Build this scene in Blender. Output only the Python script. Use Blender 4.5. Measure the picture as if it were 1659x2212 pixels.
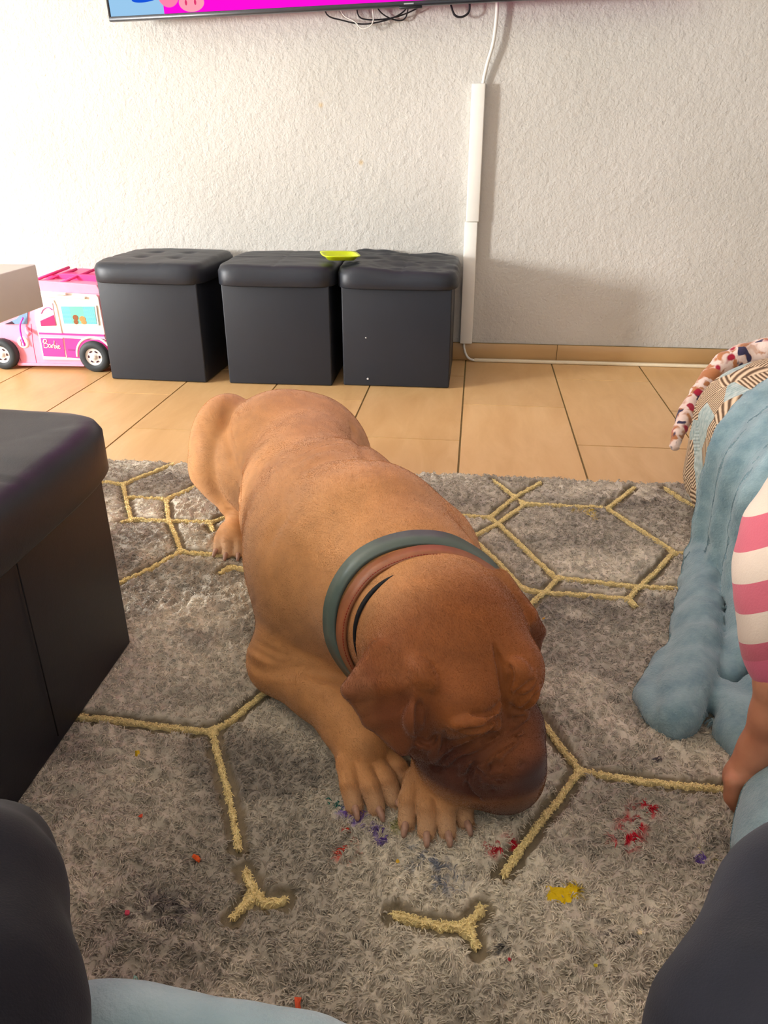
import bpy, bmesh, math, random
import numpy as np
from mathutils import Vector, Matrix
for o in list(bpy.data.objects): bpy.data.objects.remove(o)
SC = bpy.context.scene
COL = SC.collection
W, H = 1659, 2212
# ------------------------------------------------------------------ camera
FPX, PITCH, YAW, ROLL, CH = 1659.0, 25.78, -6.54, -0.12, 0.75
def cam_axes():
    p, y, r = (math.radians(a) for a in (PITCH, YAW, ROLL))
    fwd = np.array([math.sin(y)*math.cos(p), math.cos(y)*math.cos(p), -math.sin(p)])
    right = np.array([math.cos(y), -math.sin(y), 0.0]); up = np.cross(right, fwd)
    c, s = math.cos(r), math.sin(r)
    return c*right+s*up, -s*right+c*up, fwd
CR, CU, CF = cam_axes()
CAMP = np.array([0.0, 0.0, CH])
cd = bpy.data.cameras.new('camera'); cam = bpy.data.objects.new('camera', cd); COL.objects.link(cam)
cd.sensor_fit = 'VERTICAL'; cd.sensor_height = 24.0; cd.lens = FPX/H*24.0; cd.clip_start = 0.02
M4 = Matrix.Identity(4)
for i in range(3):
    M4[i][0], M4[i][1], M4[i][2], M4[i][3] = CR[i], CU[i], -CF[i], CAMP[i]
cam.matrix_world = M4
SC.camera = cam
def ray(x, y): return CR*(x-W/2)/FPX - CU*(y-H/2)/FPX + CF
def onz(x, y, z=0.0): d = ray(x, y); return CAMP + d*((z-CAMP[2])/d[2])
def ony(x, y, Y): d = ray(x, y); return CAMP + d*(Y/d[1])
def onx(x, y, X): d = ray(x, y); return CAMP + d*(X/d[0])
def depth(x, y, D): return CAMP + ray(x, y)*D
# ------------------------------------------------------------------ world, daylight, added rear fill, exposure
wd = bpy.data.worlds.new('world'); SC.world = wd; wd.use_nodes = True
bg = wd.node_tree.nodes['Background']; bg.inputs[0].default_value = (0.86, 0.92, 1.0, 1); bg.inputs[1].default_value = 1.2
def area(name, loc, target, sx, sy, power, color, spread=180):
    l = bpy.data.lights.new(name, 'AREA'); l.shape = 'RECTANGLE'; l.size = sx; l.size_y = sy; l.energy = power; l.color = color
    l.spread = math.radians(spread)
    o = bpy.data.objects.new(name, l); COL.objects.link(o); o.location = loc
    o.rotation_euler = (Vector(target)-Vector(loc)).to_track_quat('-Z', 'Y').to_euler()
    o['kind'] = 'helper'
    return o
RX0, RX1, RY0, RY1, RZ = -4.4, 2.5, -1.9, 2.9, 2.45
area('daylight_through_balcony_door', (-4.6, 0.08, 0.90), (0.6, 2.9, 0.3), 0.5, 0.65, 300, (1.0, 0.98, 0.95))
area('daylight_through_side_window', (-4.55, 1.25, 1.3), (0.0, 1.1, 0.3), 1.6, 1.5, 85, (0.95, 0.98, 1.0))
area('added_rear_fill', (0.2, -1.98, 1.6), (0.0, 1.6, 0.6), 2.2, 1.1, 9, (0.90, 0.95, 1.0))  # cool fill lamp added behind the camera to lift walls and near side
vs = SC.view_settings; vs.view_transform = 'Standard'; vs.look = 'None'; vs.gamma = 1; vs.use_curve_mapping = False
vs.exposure = 0.1
SC.cycles.max_bounces = 5; SC.cycles.diffuse_bounces = 4; SC.cycles.adaptive_threshold = 0.05; SC.cycles.use_light_tree = False; SC.cycles.use_denoising = True

# ------------------------------------------------------------------ helpers
def srgb(r, g, b):
    f = lambda c: c/12.92 if c <= 0.04045 else ((c+0.055)/1.055)**2.4
    return (f(r/255), f(g/255), f(b/255), 1.0)
class NT:
    def __init__(s, name):
        s.m = bpy.data.materials.new(name); s.m.use_nodes = True; s.t = s.m.node_tree; s.b = s.t.nodes['Principled BSDF']
    def n(s, typ, **kw):
        nd = s.t.nodes.new(typ)
        for k, v in kw.items():
            if k.startswith('_'): setattr(nd, k[1:], v)
            else: nd.inputs[k.replace('__', ' ')].default_value = v
        return nd
    def l(s, a, b): s.t.links.new(a, b)
    def coords(s, which='Object'): return s.n('ShaderNodeTexCoord').outputs[which]
    def noise(s, scale, detail=3, rough=0.55, vec=None, dist=0.0):
        n = s.n('ShaderNodeTexNoise', Scale=scale, Detail=detail, Roughness=rough, Distortion=dist)
        if vec is not None: s.l(vec, n.inputs['Vector'])
        return n
    def ramp(s, fac, stops):
        r = s.n('ShaderNodeValToRGB'); e = r.color_ramp.elements
        while len(e) < len(stops): e.new(0.5)
        for i, (p, c) in enumerate(stops): e[i].position = p; e[i].color = c if len(c) == 4 else (*c, 1)
        s.l(fac, r.inputs[0]); return r.outputs[0]
    def mix(s, fac, a, b, mode='MIX'):
        m = s.n('ShaderNodeMix', _data_type='RGBA', _blend_type=mode)
        for i, v in ((0, fac), (6, a), (7, b)):
            if hasattr(v, 'is_linked') or hasattr(v, 'links'): s.l(v, m.inputs[i])
            else: m.inputs[i].default_value = v
        return m.outputs[2]
    def bump(s, h, strength=0.3, dist=0.002, normal=None):
        b = s.n('ShaderNodeBump', Strength=strength, Distance=dist); s.l(h, b.inputs['Height'])
        if normal is not None: s.l(normal, b.inputs['Normal'])
        s.l(b.outputs[0], s.b.inputs['Normal']); return b.outputs[0]
    def set(s, color=None, rough=None, metal=None, spec=None, sheen=None, coat=None):
        if color is not None:
            if hasattr(color, 'links'): s.l(color, s.b.inputs['Base Color'])
            else: s.b.inputs['Base Color'].default_value = color
        if rough is not None: s.b.inputs['Roughness'].default_value = rough
        if metal is not None: s.b.inputs['Metallic'].default_value = metal
        if spec is not None: s.b.inputs['Specular IOR Level'].default_value = spec
        if sheen is not None: s.b.inputs['Sheen Weight'].default_value = sheen; s.b.inputs['Sheen Roughness'].default_value = 0.5
        if coat is not None: s.b.inputs['Coat Weight'].default_value = coat
        return s
def plain(name, rgb, rough=0.5, spec=0.4, var=0.06, scale=30, bump=0.0, metal=0.0):
    t = NT(name); c = srgb(*rgb); v = t.coords()
    n = t.noise(scale, 3, vec=v)
    t.set(t.ramp(n.outputs[0], [(0.3, tuple(x*(1-var) for x in c[:3])), (0.7, tuple(min(1, x*(1+var)) for x in c[:3]))]), rough, metal, spec)
    if bump: t.bump(t.noise(scale*8, 3, vec=v).outputs[0], bump, 0.001)
    return t.m

def tag(o, label=None, cat=None, group=None, kind=None):
    if label: o['label'] = label
    if cat: o['category'] = cat
    if group: o['group'] = group
    if kind: o['kind'] = kind
    return o
def empty(name, loc=(0, 0, 0), rz=0.0):
    o = bpy.data.objects.new(name, None); COL.objects.link(o); o.location = loc; o.rotation_euler = (0, 0, rz); o.empty_display_size = 0.05
    return o
def link(name, me, mat, parent=None, smooth=False):
    o = bpy.data.objects.new(name, me); COL.objects.link(o)
    if mat is not None and not me.materials: me.materials.append(mat)
    if parent is not None: o.parent = parent
    if smooth: me.polygons.foreach_set('use_smooth', np.ones(len(me.polygons), bool))
    return o
def np_mesh(name, V, F):
    V = np.asarray(V, np.float32); F = np.asarray(F, np.int32)
    me = bpy.data.meshes.new(name); k = F.shape[1]
    me.vertices.add(len(V)); me.vertices.foreach_set('co', V.ravel())
    me.loops.add(F.size); me.loops.foreach_set('vertex_index', F.ravel())
    me.polygons.add(len(F)); me.polygons.foreach_set('loop_start', np.arange(len(F), dtype=np.int32)*k)
    me.update(calc_edges=True); me.validate(); return me
def np_obj(name, V, F, mat, parent=None, smooth=True): return link(name, np_mesh(name, V, F), mat, parent, smooth)
def bm_obj(name, bm, mat, parent=None, smooth=False):
    me = bpy.data.meshes.new(name); bmesh.ops.recalc_face_normals(bm, faces=bm.faces); bm.to_mesh(me); bm.free()
    return link(name, me, mat, parent, smooth)
def box_bm(x0, x1, y0, y1, z0, z1, bev=0.0, seg=2, bm=None):
    b = bmesh.new()
    r = bmesh.ops.create_cube(b, size=1.0)
    for v in b.verts: v.co = Vector(((x0+x1)/2+v.co.x*(x1-x0), (y0+y1)/2+v.co.y*(y1-y0), (z0+z1)/2+v.co.z*(z1-z0)))
    if bev > 0: bmesh.ops.bevel(b, geom=list(b.edges), offset=bev, segments=seg, affect='EDGES', profile=0.5)
    if bm is None: return b
    me = bpy.data.meshes.new('t'); b.to_mesh(me); b.free(); bm.from_mesh(me); bpy.data.meshes.remove(me); return bm
def box(name, b, mat, parent=None, bev=0.0, seg=2, smooth=None):
    return bm_obj(name, box_bm(*b, bev, seg), mat, parent, smooth if smooth is not None else bev > 0)
def resample(P, n):
    P = np.asarray(P, float); d = np.r_[0, np.cumsum(np.linalg.norm(np.diff(P, axis=0), axis=1))]
    s = np.linspace(0, d[-1], n); return np.stack([np.interp(s, d, P[:, k]) for k in range(P.shape[1])], 1)
def spline(P, n):
    P = np.asarray(P, float); m = len(P)
    if m < 3: return resample(P, n)
    Q = np.vstack([2*P[0]-P[1], P, 2*P[-1]-P[-2]]); out = []
    for t in np.linspace(0, m-1-1e-9, max(n*3, m*8)):
        i = int(t); u = t-i; a, b, c, d = Q[i:i+4]
        out.append(0.5*((2*b)+(c-a)*u+(2*a-5*b+4*c-d)*u*u+(3*b-a-3*c+d)*u**3))
    return resample(out, n)
def tube_vf(P, r, sides=8, caps=True):
    P = np.asarray(P, float); n = len(P); r = np.broadcast_to(np.asarray(r, float), (n,))
    T = np.gradient(P, axis=0); T /= np.linalg.norm(T, axis=1)[:, None]+1e-12
    up = np.array([0, 0, 1.0]) if abs(T[0][2]) < 0.9 else np.array([1.0, 0, 0])
    a = np.cross(T[0], up); a /= np.linalg.norm(a); V = []
    for i in range(n):
        a = a-T[i]*(a@T[i]); a /= np.linalg.norm(a)+1e-12; b = np.cross(T[i], a)
        th = np.arange(sides)*2*math.pi/sides
        V.append(P[i]+r[i]*(np.cos(th)[:, None]*a+np.sin(th)[:, None]*b))
    V = np.vstack(V); F = []
    for i in range(n-1):
        for j in range(sides):
            k = (j+1) % sides; F.append((i*sides+j, i*sides+k, (i+1)*sides+k, (i+1)*sides+j))
    if caps:
        V = np.vstack([V, P[0], P[-1]]); c0, c1 = len(V)-2, len(V)-1
        for j in range(sides):
            k = (j+1) % sides; F.append((c0, k, j, j)); F.append((c1, (n-1)*sides+j, (n-1)*sides+k, (n-1)*sides+k))
    return V, F
def tube(name, P, r, mat, parent=None, sides=8, n=24, smooth_path=True):
    P = spline(P, n) if smooth_path else np.asarray(P, float)
    V, F = tube_vf(P, r, sides)
    me = bpy.data.meshes.new(name); me.from_pydata([tuple(v) for v in V], [], [tuple(dict.fromkeys(f)) for f in F]); me.update()
    return link(name, me, mat, parent, True)
def lathe(name, prof, mat, parent=None, seg=32, axis='Z', smooth=True):
    # prof: (radius, height) pairs
    V = []; F = []
    for r, h in prof:
        for j in range(seg):
            a = 2*math.pi*j/seg; p = (r*math.cos(a), r*math.sin(a), h)
            V.append(p if axis == 'Z' else (p[0], -p[2], p[1]))
    for i in range(len(prof)-1):
        for j in range(seg):
            k = (j+1) % seg; F.append((i*seg+j, i*seg+k, (i+1)*seg+k, (i+1)*seg+j))
    return np_obj(name, V, F, mat, parent, smooth)
def prism(name, pts2, y0, y1, mat, parent=None, bev=0.0):
    # outline in x,z extruded along y
    bm = bmesh.new(); vs_ = [bm.verts.new((x, y0, z)) for x, z in pts2]; f = bm.faces.new(vs_)
    r = bmesh.ops.extrude_face_region(bm, geom=[f])
    for v in r['geom']:
        if isinstance(v, bmesh.types.BMVert): v.co.y = y1
    if bev: bmesh.ops.bevel(bm, geom=list(bm.edges), offset=bev, segments=2, affect='EDGES', profile=0.5)
    return bm_obj(name, bm, mat, parent, False)
# ---- value noise for modelling
def vnoise(P, scale, seed=0):
    P = np.asarray(P, np.float64)*scale; I = np.floor(P).astype(np.int64); f = P-I; f = f*f*(3-2*f); D = P.shape[1]
    out = 0.0
    for c in range(2**D):
        o = np.array([(c >> k) & 1 for k in range(D)]); J = I+o
        h = (J*np.array([73856093, 19349663, 83492791])[:D]).sum(1)+seed*2654435
        h = (h ^ (h >> 13))*1274126177 & 0x7fffffff; h = (h ^ (h >> 16)) & 0xffff
        w = np.prod(np.where(o, f, 1-f), axis=1); out = out+w*(h/65535.0)
    return out*2-1
def fbm(P, scale, octv=3, seed=0):
    return sum(vnoise(P, scale*2**k, seed+k*17)*0.5**k for k in range(octv))
# ---- implicit surfaces: smooth unions sampled on a rectilinear grid, then surface nets
class SDF:
    def __init__(s, xs, ys, zs):
        s.ax = [np.asarray(a, np.float32) for a in (xs, ys, zs)]; s.f = np.full([len(a) for a in s.ax], 1.0, np.float32)
    def sub(s, lo, hi):
        sl = tuple(slice(max(0, int(np.searchsorted(a, l))-1), int(np.searchsorted(a, h))+1) for a, l, h in zip(s.ax, lo, hi))
        g = np.meshgrid(*[a[q] for a, q in zip(s.ax, sl)], indexing='ij'); return sl, np.stack(g, -1)
    def smin(s, sl, d, k):
        f = s.f[sl]; h = np.maximum(k-np.abs(f-d), 0)/k; s.f[sl] = np.minimum(f, d)-h*h*h*k/6
    def cone(s, a, b, ra, rb, k=0.02):
        a = np.asarray(a, np.float32); b = np.asarray(b, np.float32); m = max(ra, rb)+k+0.012
        sl, P = s.sub(np.minimum(a, b)-m, np.maximum(a, b)+m)
        ab = b-a; t = np.clip(((P-a)@ab)/(ab@ab+1e-12), 0, 1)
        d = np.linalg.norm(P-a-t[..., None]*ab, axis=-1)-(ra+(rb-ra)*t); s.smin(sl, d, k); return s
    def chain(s, pts, k=0.02):
        for p, q in zip(pts[:-1], pts[1:]): s.cone(p[:3], q[:3], p[3], q[3], k)
        return s
    def ell(s, c, r, R=None, k=0.02):
        c = np.asarray(c, np.float32); r = np.asarray(r, np.float32); m = float(r.max())+k+0.012
        sl, P = s.sub(c-m, c+m); q = P-c
        if R is not None: q = q@np.asarray(R, np.float32).T
        k0 = np.linalg.norm(q/r, axis=-1); k1 = np.linalg.norm(q/(r*r), axis=-1)
        s.smin(sl, k0*(k0-1)/np.maximum(k1, 1e-6), k); return s
    def tri(s, a, b, c, th, k=0.01):
        a, b, c = (np.asarray(p, np.float32) for p in (a, b, c)); m = th+k+0.01
        sl, P = s.sub(np.minimum(np.minimum(a, b), c)-m, np.maximum(np.maximum(a, b), c)+m)
        n = np.cross(b-a, a-c); n2 = n@n; ins = np.ones(P.shape[:-1], bool); de = None
        for p, q in ((a, b), (b, c), (c, a)):
            e = q-p; w = P-p; ins &= (w@np.cross(e, n)) >= 0
            t = np.clip(w@e/(e@e), 0, 1); dd = ((w-t[..., None]*e)**2).sum(-1); de = dd if de is None else np.minimum(de, dd)
        dp = ((P-a)@n)**2/n2
        s.smin(sl, np.sqrt(np.where(ins, dp, de))-th, k); return s
    def stroke(s, pts, w, amp, taper=True):
        # a crease (amp > 0) or a ridge (amp < 0) along a polyline
        pts = np.asarray(pts, np.float32); m = w*2.6
        sl, P = s.sub(pts.min(0)-m, pts.max(0)+m); best = np.full(P.shape[:-1], 1e3, np.float32); am = np.zeros_like(best); n = len(pts)-1
        for i in range(n):
            e = pts[i+1]-pts[i]; v = P-pts[i]; t = np.clip(v@e/(e@e+1e-12), 0, 1); d = ((v-t[..., None]*e)**2).sum(-1)
            g = (i+t)/n; a = np.minimum(1, np.minimum(g, 1-g)*5+0.15) if taper else 1.0
            up = d < best; best = np.where(up, d, best); am = np.where(up, a, am)
        s.f[sl] += amp*am*np.exp(-best/(w*w)); return s
    def val(s, p):
        idx = [min(max(int(np.searchsorted(a, x)), 0), len(a)-1) for a, x in zip(s.ax, p)]; return float(s.f[tuple(idx)])
    def tri_val(s, p):
        i = []; w = []
        for a, x in zip(s.ax, p):
            k = min(max(int(np.searchsorted(a, x))-1, 0), len(a)-2); i.append(k); w.append((x-a[k])/(a[k+1]-a[k]))
        v = s.f[i[0]:i[0]+2, i[1]:i[1]+2, i[2]:i[2]+2]
        for q in w: v = v[0]*(1-q)+v[1]*q
        return float(v)
    def hit_t(s, x, y, t0=0.3, t1=2.6):
        d = ray(x, y)
        for t in np.arange(t0, t1, 0.002):
            p = CAMP+d*t
            if all(a[0] <= q <= a[-1] for a, q in zip(s.ax, p)) and s.val(p) < 0:
                lo, hi = t-0.006, t+0.003
                for k in range(12):
                    m = (lo+hi)/2
                    if s.tri_val(CAMP+d*m) < 0: hi = m
                    else: lo = m
                return (lo+hi)/2
        return None
    def hit(s, x, y, t0=0.3, t1=2.6):
        t = s.hit_t(x, y, t0, t1); return None if t is None else CAMP+ray(x, y)*t
    def hits(s, Q, smooth=4):
        R = [(q, s.hit_t(q[0], q[1])) for q in Q]; R = [r for r in R if r[1] is not None]
        t = np.array([r[1] for r in R])
        for k in range(smooth):
            if len(t) > 2: t[1:-1] = 0.25*t[:-2]+0.5*t[1:-1]+0.25*t[2:]
        return np.array([CAMP+ray(*r[0])*u for r, u in zip(R, t)])
    def mesh(s):
        f = s.f; S = f < 0; nx, ny, nz = f.shape
        cnt = sum(S[i:nx-1+i, j:ny-1+j, k:nz-1+k].astype(np.int8) for i in (0, 1) for j in (0, 1) for k in (0, 1))
        act = (cnt > 0) & (cnt < 8); I = np.argwhere(act); idx = np.full(act.shape, -1, np.int64); idx[act] = np.arange(len(I))
        acc = np.zeros((len(I), 3)); num = np.zeros(len(I))
        C = [(i, j, k) for i in (0, 1) for j in (0, 1) for k in (0, 1)]
        for a in C:
            for b in C:
                if sum(y-x for x, y in zip(a, b)) == 1 and all(y >= x for x, y in zip(a, b)):
                    A = I+a; B = I+b; fa = f[tuple(A.T)]; fb = f[tuple(B.T)]; c = (fa < 0) != (fb < 0)
                    t = np.where(c, fa/np.where(c, fa-fb, 1), 0)
                    pa = np.stack([s.ax[q][A[:, q]] for q in range(3)], 1); pb = np.stack([s.ax[q][B[:, q]] for q in range(3)], 1)
                    acc += np.where(c[:, None], pa+(pb-pa)*t[:, None], 0); num += c
        V = acc/num[:, None]; F = []
        for ax in range(3):
            o = [q for q in range(3) if q != ax]; sl0 = [slice(None)]*3; sl1 = [slice(None)]*3; sl0[ax] = slice(0, -1); sl1[ax] = slice(1, None)
            ch = S[tuple(sl0)] != S[tuple(sl1)]; ch[tuple([slice(0, 1) if q == o[0] else slice(None) for q in range(3)])] = False
            ch[tuple([slice(0, 1) if q == o[1] else slice(None) for q in range(3)])] = False
            for q in o: ch[tuple([slice(-1, None) if w == q else slice(None) for w in range(3)])] = False
            E = np.argwhere(ch); e0 = np.zeros(3, int); e1 = np.zeros(3, int); e0[o[0]] = 1; e1[o[1]] = 1
            q = np.stack([idx[tuple(E.T)], idx[tuple((E-e0).T)], idx[tuple((E-e0-e1).T)], idx[tuple((E-e1).T)]], 1)
            fl = S[tuple(E.T)] if ax != 1 else ~S[tuple(E.T)]
            q[~fl] = q[~fl][:, ::-1]; F.append(q)
        return V, np.vstack(F)[:, ::-1]
def relax(V, F, it=2, lam=0.5):
    E = np.vstack([F[:, [0, 1]], F[:, [1, 2]], F[:, [2, 3]], F[:, [3, 0]]]); E = np.vstack([E, E[:, ::-1]])
    n = np.bincount(E[:, 0], minlength=len(V))[:, None]
    for i in range(it):
        A = np.stack([np.bincount(E[:, 0], weights=V[E[:, 1], k], minlength=len(V)) for k in range(3)], 1)/np.maximum(n, 1)
        V = V+(A-V)*lam
    return V
def normals(V, F):
    n = np.cross(V[F[:, 2]]-V[F[:, 0]], V[F[:, 3]]-V[F[:, 1]]); N = np.zeros_like(V)
    for k in range(4):
        for c in range(3): N[:, c] += np.bincount(F[:, k], weights=n[:, c], minlength=len(V))
    return N/(np.linalg.norm(N, axis=1)[:, None]+1e-12)
def grid_axis(segs):
    # segs: (start, end, step) runs joined
    out = []
    for a, b, s in segs: out += list(np.arange(a, b-1e-9, s))
    return np.array(out+[segs[-1][1]])
def set_color(me, C, name='tint'):
    at = me.attributes.new(name, 'FLOAT_COLOR', 'POINT'); C4 = np.ones((len(C), 4), np.float32); C4[:, :3] = C; at.data.foreach_set('color', C4.ravel())
def curves_obj(name, P, rad, mat, parent=None, tint=None):
    # P: (n, k, 3) hair strands; rad: (k,) or (n,k)
    n, k, _ = P.shape; hc = bpy.data.hair_curves.new(name); hc.add_curves([k]*n)
    hc.attributes['position'].data.foreach_set('vector', P.astype(np.float32).ravel())
    ra = hc.attributes.get('radius') or hc.attributes.new('radius', 'FLOAT', 'POINT')
    ra.data.foreach_set('value', np.broadcast_to(rad, (n, k)).astype(np.float32).ravel())
    if tint is not None:
        at = hc.attributes.new('tint', 'FLOAT_COLOR', 'POINT'); C4 = np.ones((n, k, 4), np.float32); C4[..., :3] = tint[:, None, :] if tint.ndim == 2 else tint
        at.data.foreach_set('color', C4.ravel())
    hc.materials.append(mat)
    o = bpy.data.objects.new(name, hc); COL.objects.link(o)
    if parent is not None: o.parent = parent
    return o
def sample_surface(V, F, n, rng, weight=None):
    # random points on a quad mesh: positions, normals, one corner index
    a = 0.5*np.linalg.norm(np.cross(V[F[:, 2]]-V[F[:, 0]], V[F[:, 3]]-V[F[:, 1]]), axis=1)
    if weight is not None: a = a*weight
    c = np.cumsum(a); i = np.searchsorted(c, rng.random(n)*c[-1]); i = np.minimum(i, len(F)-1); u, v = rng.random((2, n, 1)); q = F[i]
    P = (V[q[:, 0]]*(1-u)+V[q[:, 1]]*u)*(1-v)+(V[q[:, 3]]*(1-u)+V[q[:, 2]]*u)*v
    return P, q
# ================================================================== the room
def wall_mat():
    t = NT('textured_white_plaster'); v = t.coords()
    n1 = t.noise(120, 3, 0.6, v, 0.4); n2 = t.noise(45, 2, 0.5, v)
    big = t.noise(2.5, 2, 0.5, v)
    col = t.ramp(big.outputs[0], [(0.3, srgb(194, 191, 184)), (0.7, srgb(204, 201, 195))])
    # two small tan stains
    for (cx, cz, r) in ((-0.545, 0.86, 0.008), (-0.41, 0.683, 0.009)):
        d = t.n('ShaderNodeVectorMath', _operation='DISTANCE'); t.l(v, d.inputs[0]); d.inputs[1].default_value = (cx, 2.9, cz)
        f = t.ramp(d.outputs['Value'], [(r*0.3, (1, 1, 1)), (r*1.3, (0, 0, 0))])
        col = t.mix(t.mix(1.0, f, (0.75, 0.75, 0.75, 1), 'MULTIPLY'), col, srgb(196, 168, 122))
    t.set(col, 0.92, spec=0.15)
    m = t.n('ShaderNodeMath', _operation='MULTIPLY_ADD'); t.l(n1.outputs[0], m.inputs[0]); m.inputs[1].default_value = 0.7; t.l(n2.outputs[0], m.inputs[2])
    t.bump(m.outputs[0], 0.9, 0.0042)
    return t.m
M_WALL = wall_mat()
M_WHITE = plain('white_paint', (238, 236, 230), 0.6, 0.3, 0.02)
M_CEIL = plain('white_ceiling_paint', (240, 238, 234), 0.9, 0.1, 0.02)
def struct(o): o['kind'] = 'structure'; return o
struct(box('wall_back', (RX0-0.1, RX1+0.1, RY1, RY1+0.12, 0, RZ), M_WALL))
struct(box('wall_right', (RX1, RX1+0.12, RY0, RY1, 0, RZ), M_WALL))
bm = bmesh.new()
for b in ((RX0-0.1, -0.95, 0, RZ), (1.35, RX1+0.1, 0, RZ), (-0.95, 1.35, 0, 1.0), (-0.95, 1.35, 2.2, RZ)): box_bm(b[0], b[1], RY0-0.12, RY0, b[2], b[3], bm=bm)
struct(bm_obj('wall_rear', bm, M_WALL))
struct(box('ceiling', (RX0-0.1, RX1+0.1, RY0-0.1, RY1+0.1, RZ, RZ+0.1), M_CEIL))
# left wall with a wide window opening
WY0, WY1, WZ0, WZ1 = -0.75, 2.25, 0.35, 2.2
bm = bmesh.new()
for b in ((RY0, WY0, 0, RZ), (WY1, RY1, 0, RZ), (WY0, WY1, 0, WZ0), (WY0, WY1, WZ1, RZ)): box_bm(RX0-0.12, RX0, b[0], b[1], b[2], b[3], bm=bm)
struct(bm_obj('wall_left', bm, M_WALL))
w1 = struct(empty('window_1', (RX0-0.06, (WY0+WY1)/2, WZ0)))
tg = NT('window_glass'); mixn = tg.n('ShaderNodeMixShader', Fac=0.06); tr = tg.n('ShaderNodeBsdfTransparent'); gl = tg.n('ShaderNodeBsdfGlossy', Roughness=0.02)
tg.l(tr.outputs[0], mixn.inputs[1]); tg.l(gl.outputs[0], mixn.inputs[2]); tg.l(mixn.outputs[0], tg.t.nodes['Material Output'].inputs[0])
hw = (WY1-WY0)/2; hz = WZ1-WZ0
for nm, b in (('window_frame', (-0.03, 0.03, -hw, -hw+0.05, 0, hz)), ('window_frame', (-0.03, 0.03, hw-0.05, hw, 0, hz)), ('window_frame', (-0.03, 0.03, -0.035, 0.035, 0, hz)),
              ('window_frame', (-0.03, 0.03, -hw, hw, 0, 0.05)), ('window_frame', (-0.03, 0.03, -hw, hw, hz-0.05, hz))):
    box(nm, b, M_WHITE, w1, 0.004)
for s in (-1, 1): box('pane', (-0.004, 0.004, min(s*0.035, s*(hw-0.05)), max(s*0.035, s*(hw-0.05)), 0.05, hz-0.05), tg.m, w1)
box('window_sill', (-0.06, 0.2, -hw-0.03, hw+0.03, -0.03, 0.0), M_WHITE, w1, 0.006)
w2 = struct(empty('added_rear_window', (0.2, RY0-0.06, 1.0)))  # unseen window, made up as an opening for the added rear fill
for b in ((-1.15, -1.1, -0.03, 0.03, 0, 1.2), (1.1, 1.15, -0.03, 0.03, 0, 1.2), (-0.03, 0.03, -0.03, 0.03, 0, 1.2), (-1.15, 1.15, -0.03, 0.03, 0, 0.05), (-1.15, 1.15, -0.03, 0.03, 1.15, 1.2)): box('window_frame', b, M_WHITE, w2, 0.004)
for b in ((-1.1, -0.03), (0.03, 1.1)): box('pane', (b[0], b[1], -0.004, 0.004, 0.05, 1.15), tg.m, w2)

# floor: beige tiles in running bond, recessed grout
def tile_mat():
    t = NT('beige_ceramic_tile'); v = t.coords('Object'); oi = t.n('ShaderNodeObjectInfo')
    add = t.n('ShaderNodeVectorMath', _operation='ADD'); t.l(v, add.inputs[0]); t.l(oi.outputs['Location'], add.inputs[1])
    mp = t.n('ShaderNodeMapping', Scale=(9, 2.2, 2)); t.l(add.outputs[0], mp.inputs[0])
    n = t.noise(1.6, 5, 0.6, mp.outputs[0], 0.6)
    c = t.ramp(n.outputs[0], [(0.25, srgb(202, 160, 106)), (0.5, srgb(212, 172, 118)), (0.78, srgb(222, 184, 132))])
    br = t.n('ShaderNodeMath', _operation='MULTIPLY_ADD'); t.l(oi.outputs['Random'], br.inputs[0]); br.inputs[1].default_value = 0.08; br.inputs[2].default_value = 0.96
    hs = t.n('ShaderNodeHueSaturation'); t.l(c, hs.inputs['Color']); t.l(br.outputs[0], hs.inputs['Value'])
    t.set(hs.outputs[0], 0.36, spec=0.45)
    t.bump(t.noise(60, 2, vec=add.outputs[0]).outputs[0], 0.04, 0.0006)
    return t.m
M_TILE = tile_mat()
M_GROUT = plain('dark_olive_grout', (128, 112, 76), 0.9, 0.1, 0.1, 60)
floor = struct(box('floor', (RX0-0.1, RX1+0.1, RY0-0.1, RY1+0.1, -0.08, -0.0025), M_GROUT))
TW, TL = 0.3185, 0.65; tg_ = 0.0026
tm = {}
i = 0
x = -0.018-TW*9; c = -9
while x < RX1:
    ys = (2.02 if c % 2 else 2.35)
    y = ys-TL*7
    while y < RY1:
        xa, xb, ya, yb = max(x, RX0), min(x+TW, RX1), max(y, RY0), min(y+TL, RY1)
        if xb-xa > 0.02 and yb-ya > 0.02:
            key = (round(xb-xa, 3), round(yb-ya, 3))
            if key not in tm:
                me = bpy.data.meshes.new('tile'); b = box_bm(-(xb-xa)/2+tg_, (xb-xa)/2-tg_, -(yb-ya)/2+tg_, (yb-ya)/2-tg_, -0.008, 0, 0.0, 1); b.to_mesh(me); b.free(); me.materials.append(M_TILE); tm[key] = me
            o = bpy.data.objects.new('tile', tm[key]); COL.objects.link(o); o.location = ((xa+xb)/2, (ya+yb)/2, 0); o.parent = floor
        y += TL
    x += TW; c += 1
# tiled baseboard on the television wall
M_BASE = plain('tan_baseboard_tile', (190, 154, 106), 0.4, 0.4, 0.06, 5)
bb = struct(box('baseboard_back', (RX0, RX1, RY1-0.006, RY1, 0, 0.067), M_GROUT))
x = 0.318-0.65*5
while x < RX1:
    xa, xb = max(x, RX0)+0.001, min(x+0.65, RX1)-0.001
    if xb-xa > 0.03: box('tile', (xa, xb, RY1-0.012, RY1-0.004, 0.002, 0.066), M_BASE, bb, 0.001, 1)
    x += 0.65
for side, b in (('right', (RX1-0.012, RX1, RY0, RY1-0.013, 0, 0.066)), ('left', (RX0, RX0+0.012, RY0, RY1-0.013, 0, 0.066)), ('rear', (RX0+0.013, RX1-0.013, RY0, RY0+0.012, 0, 0.066))):
    struct(box('baseboard_'+side, b, M_BASE))
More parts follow.
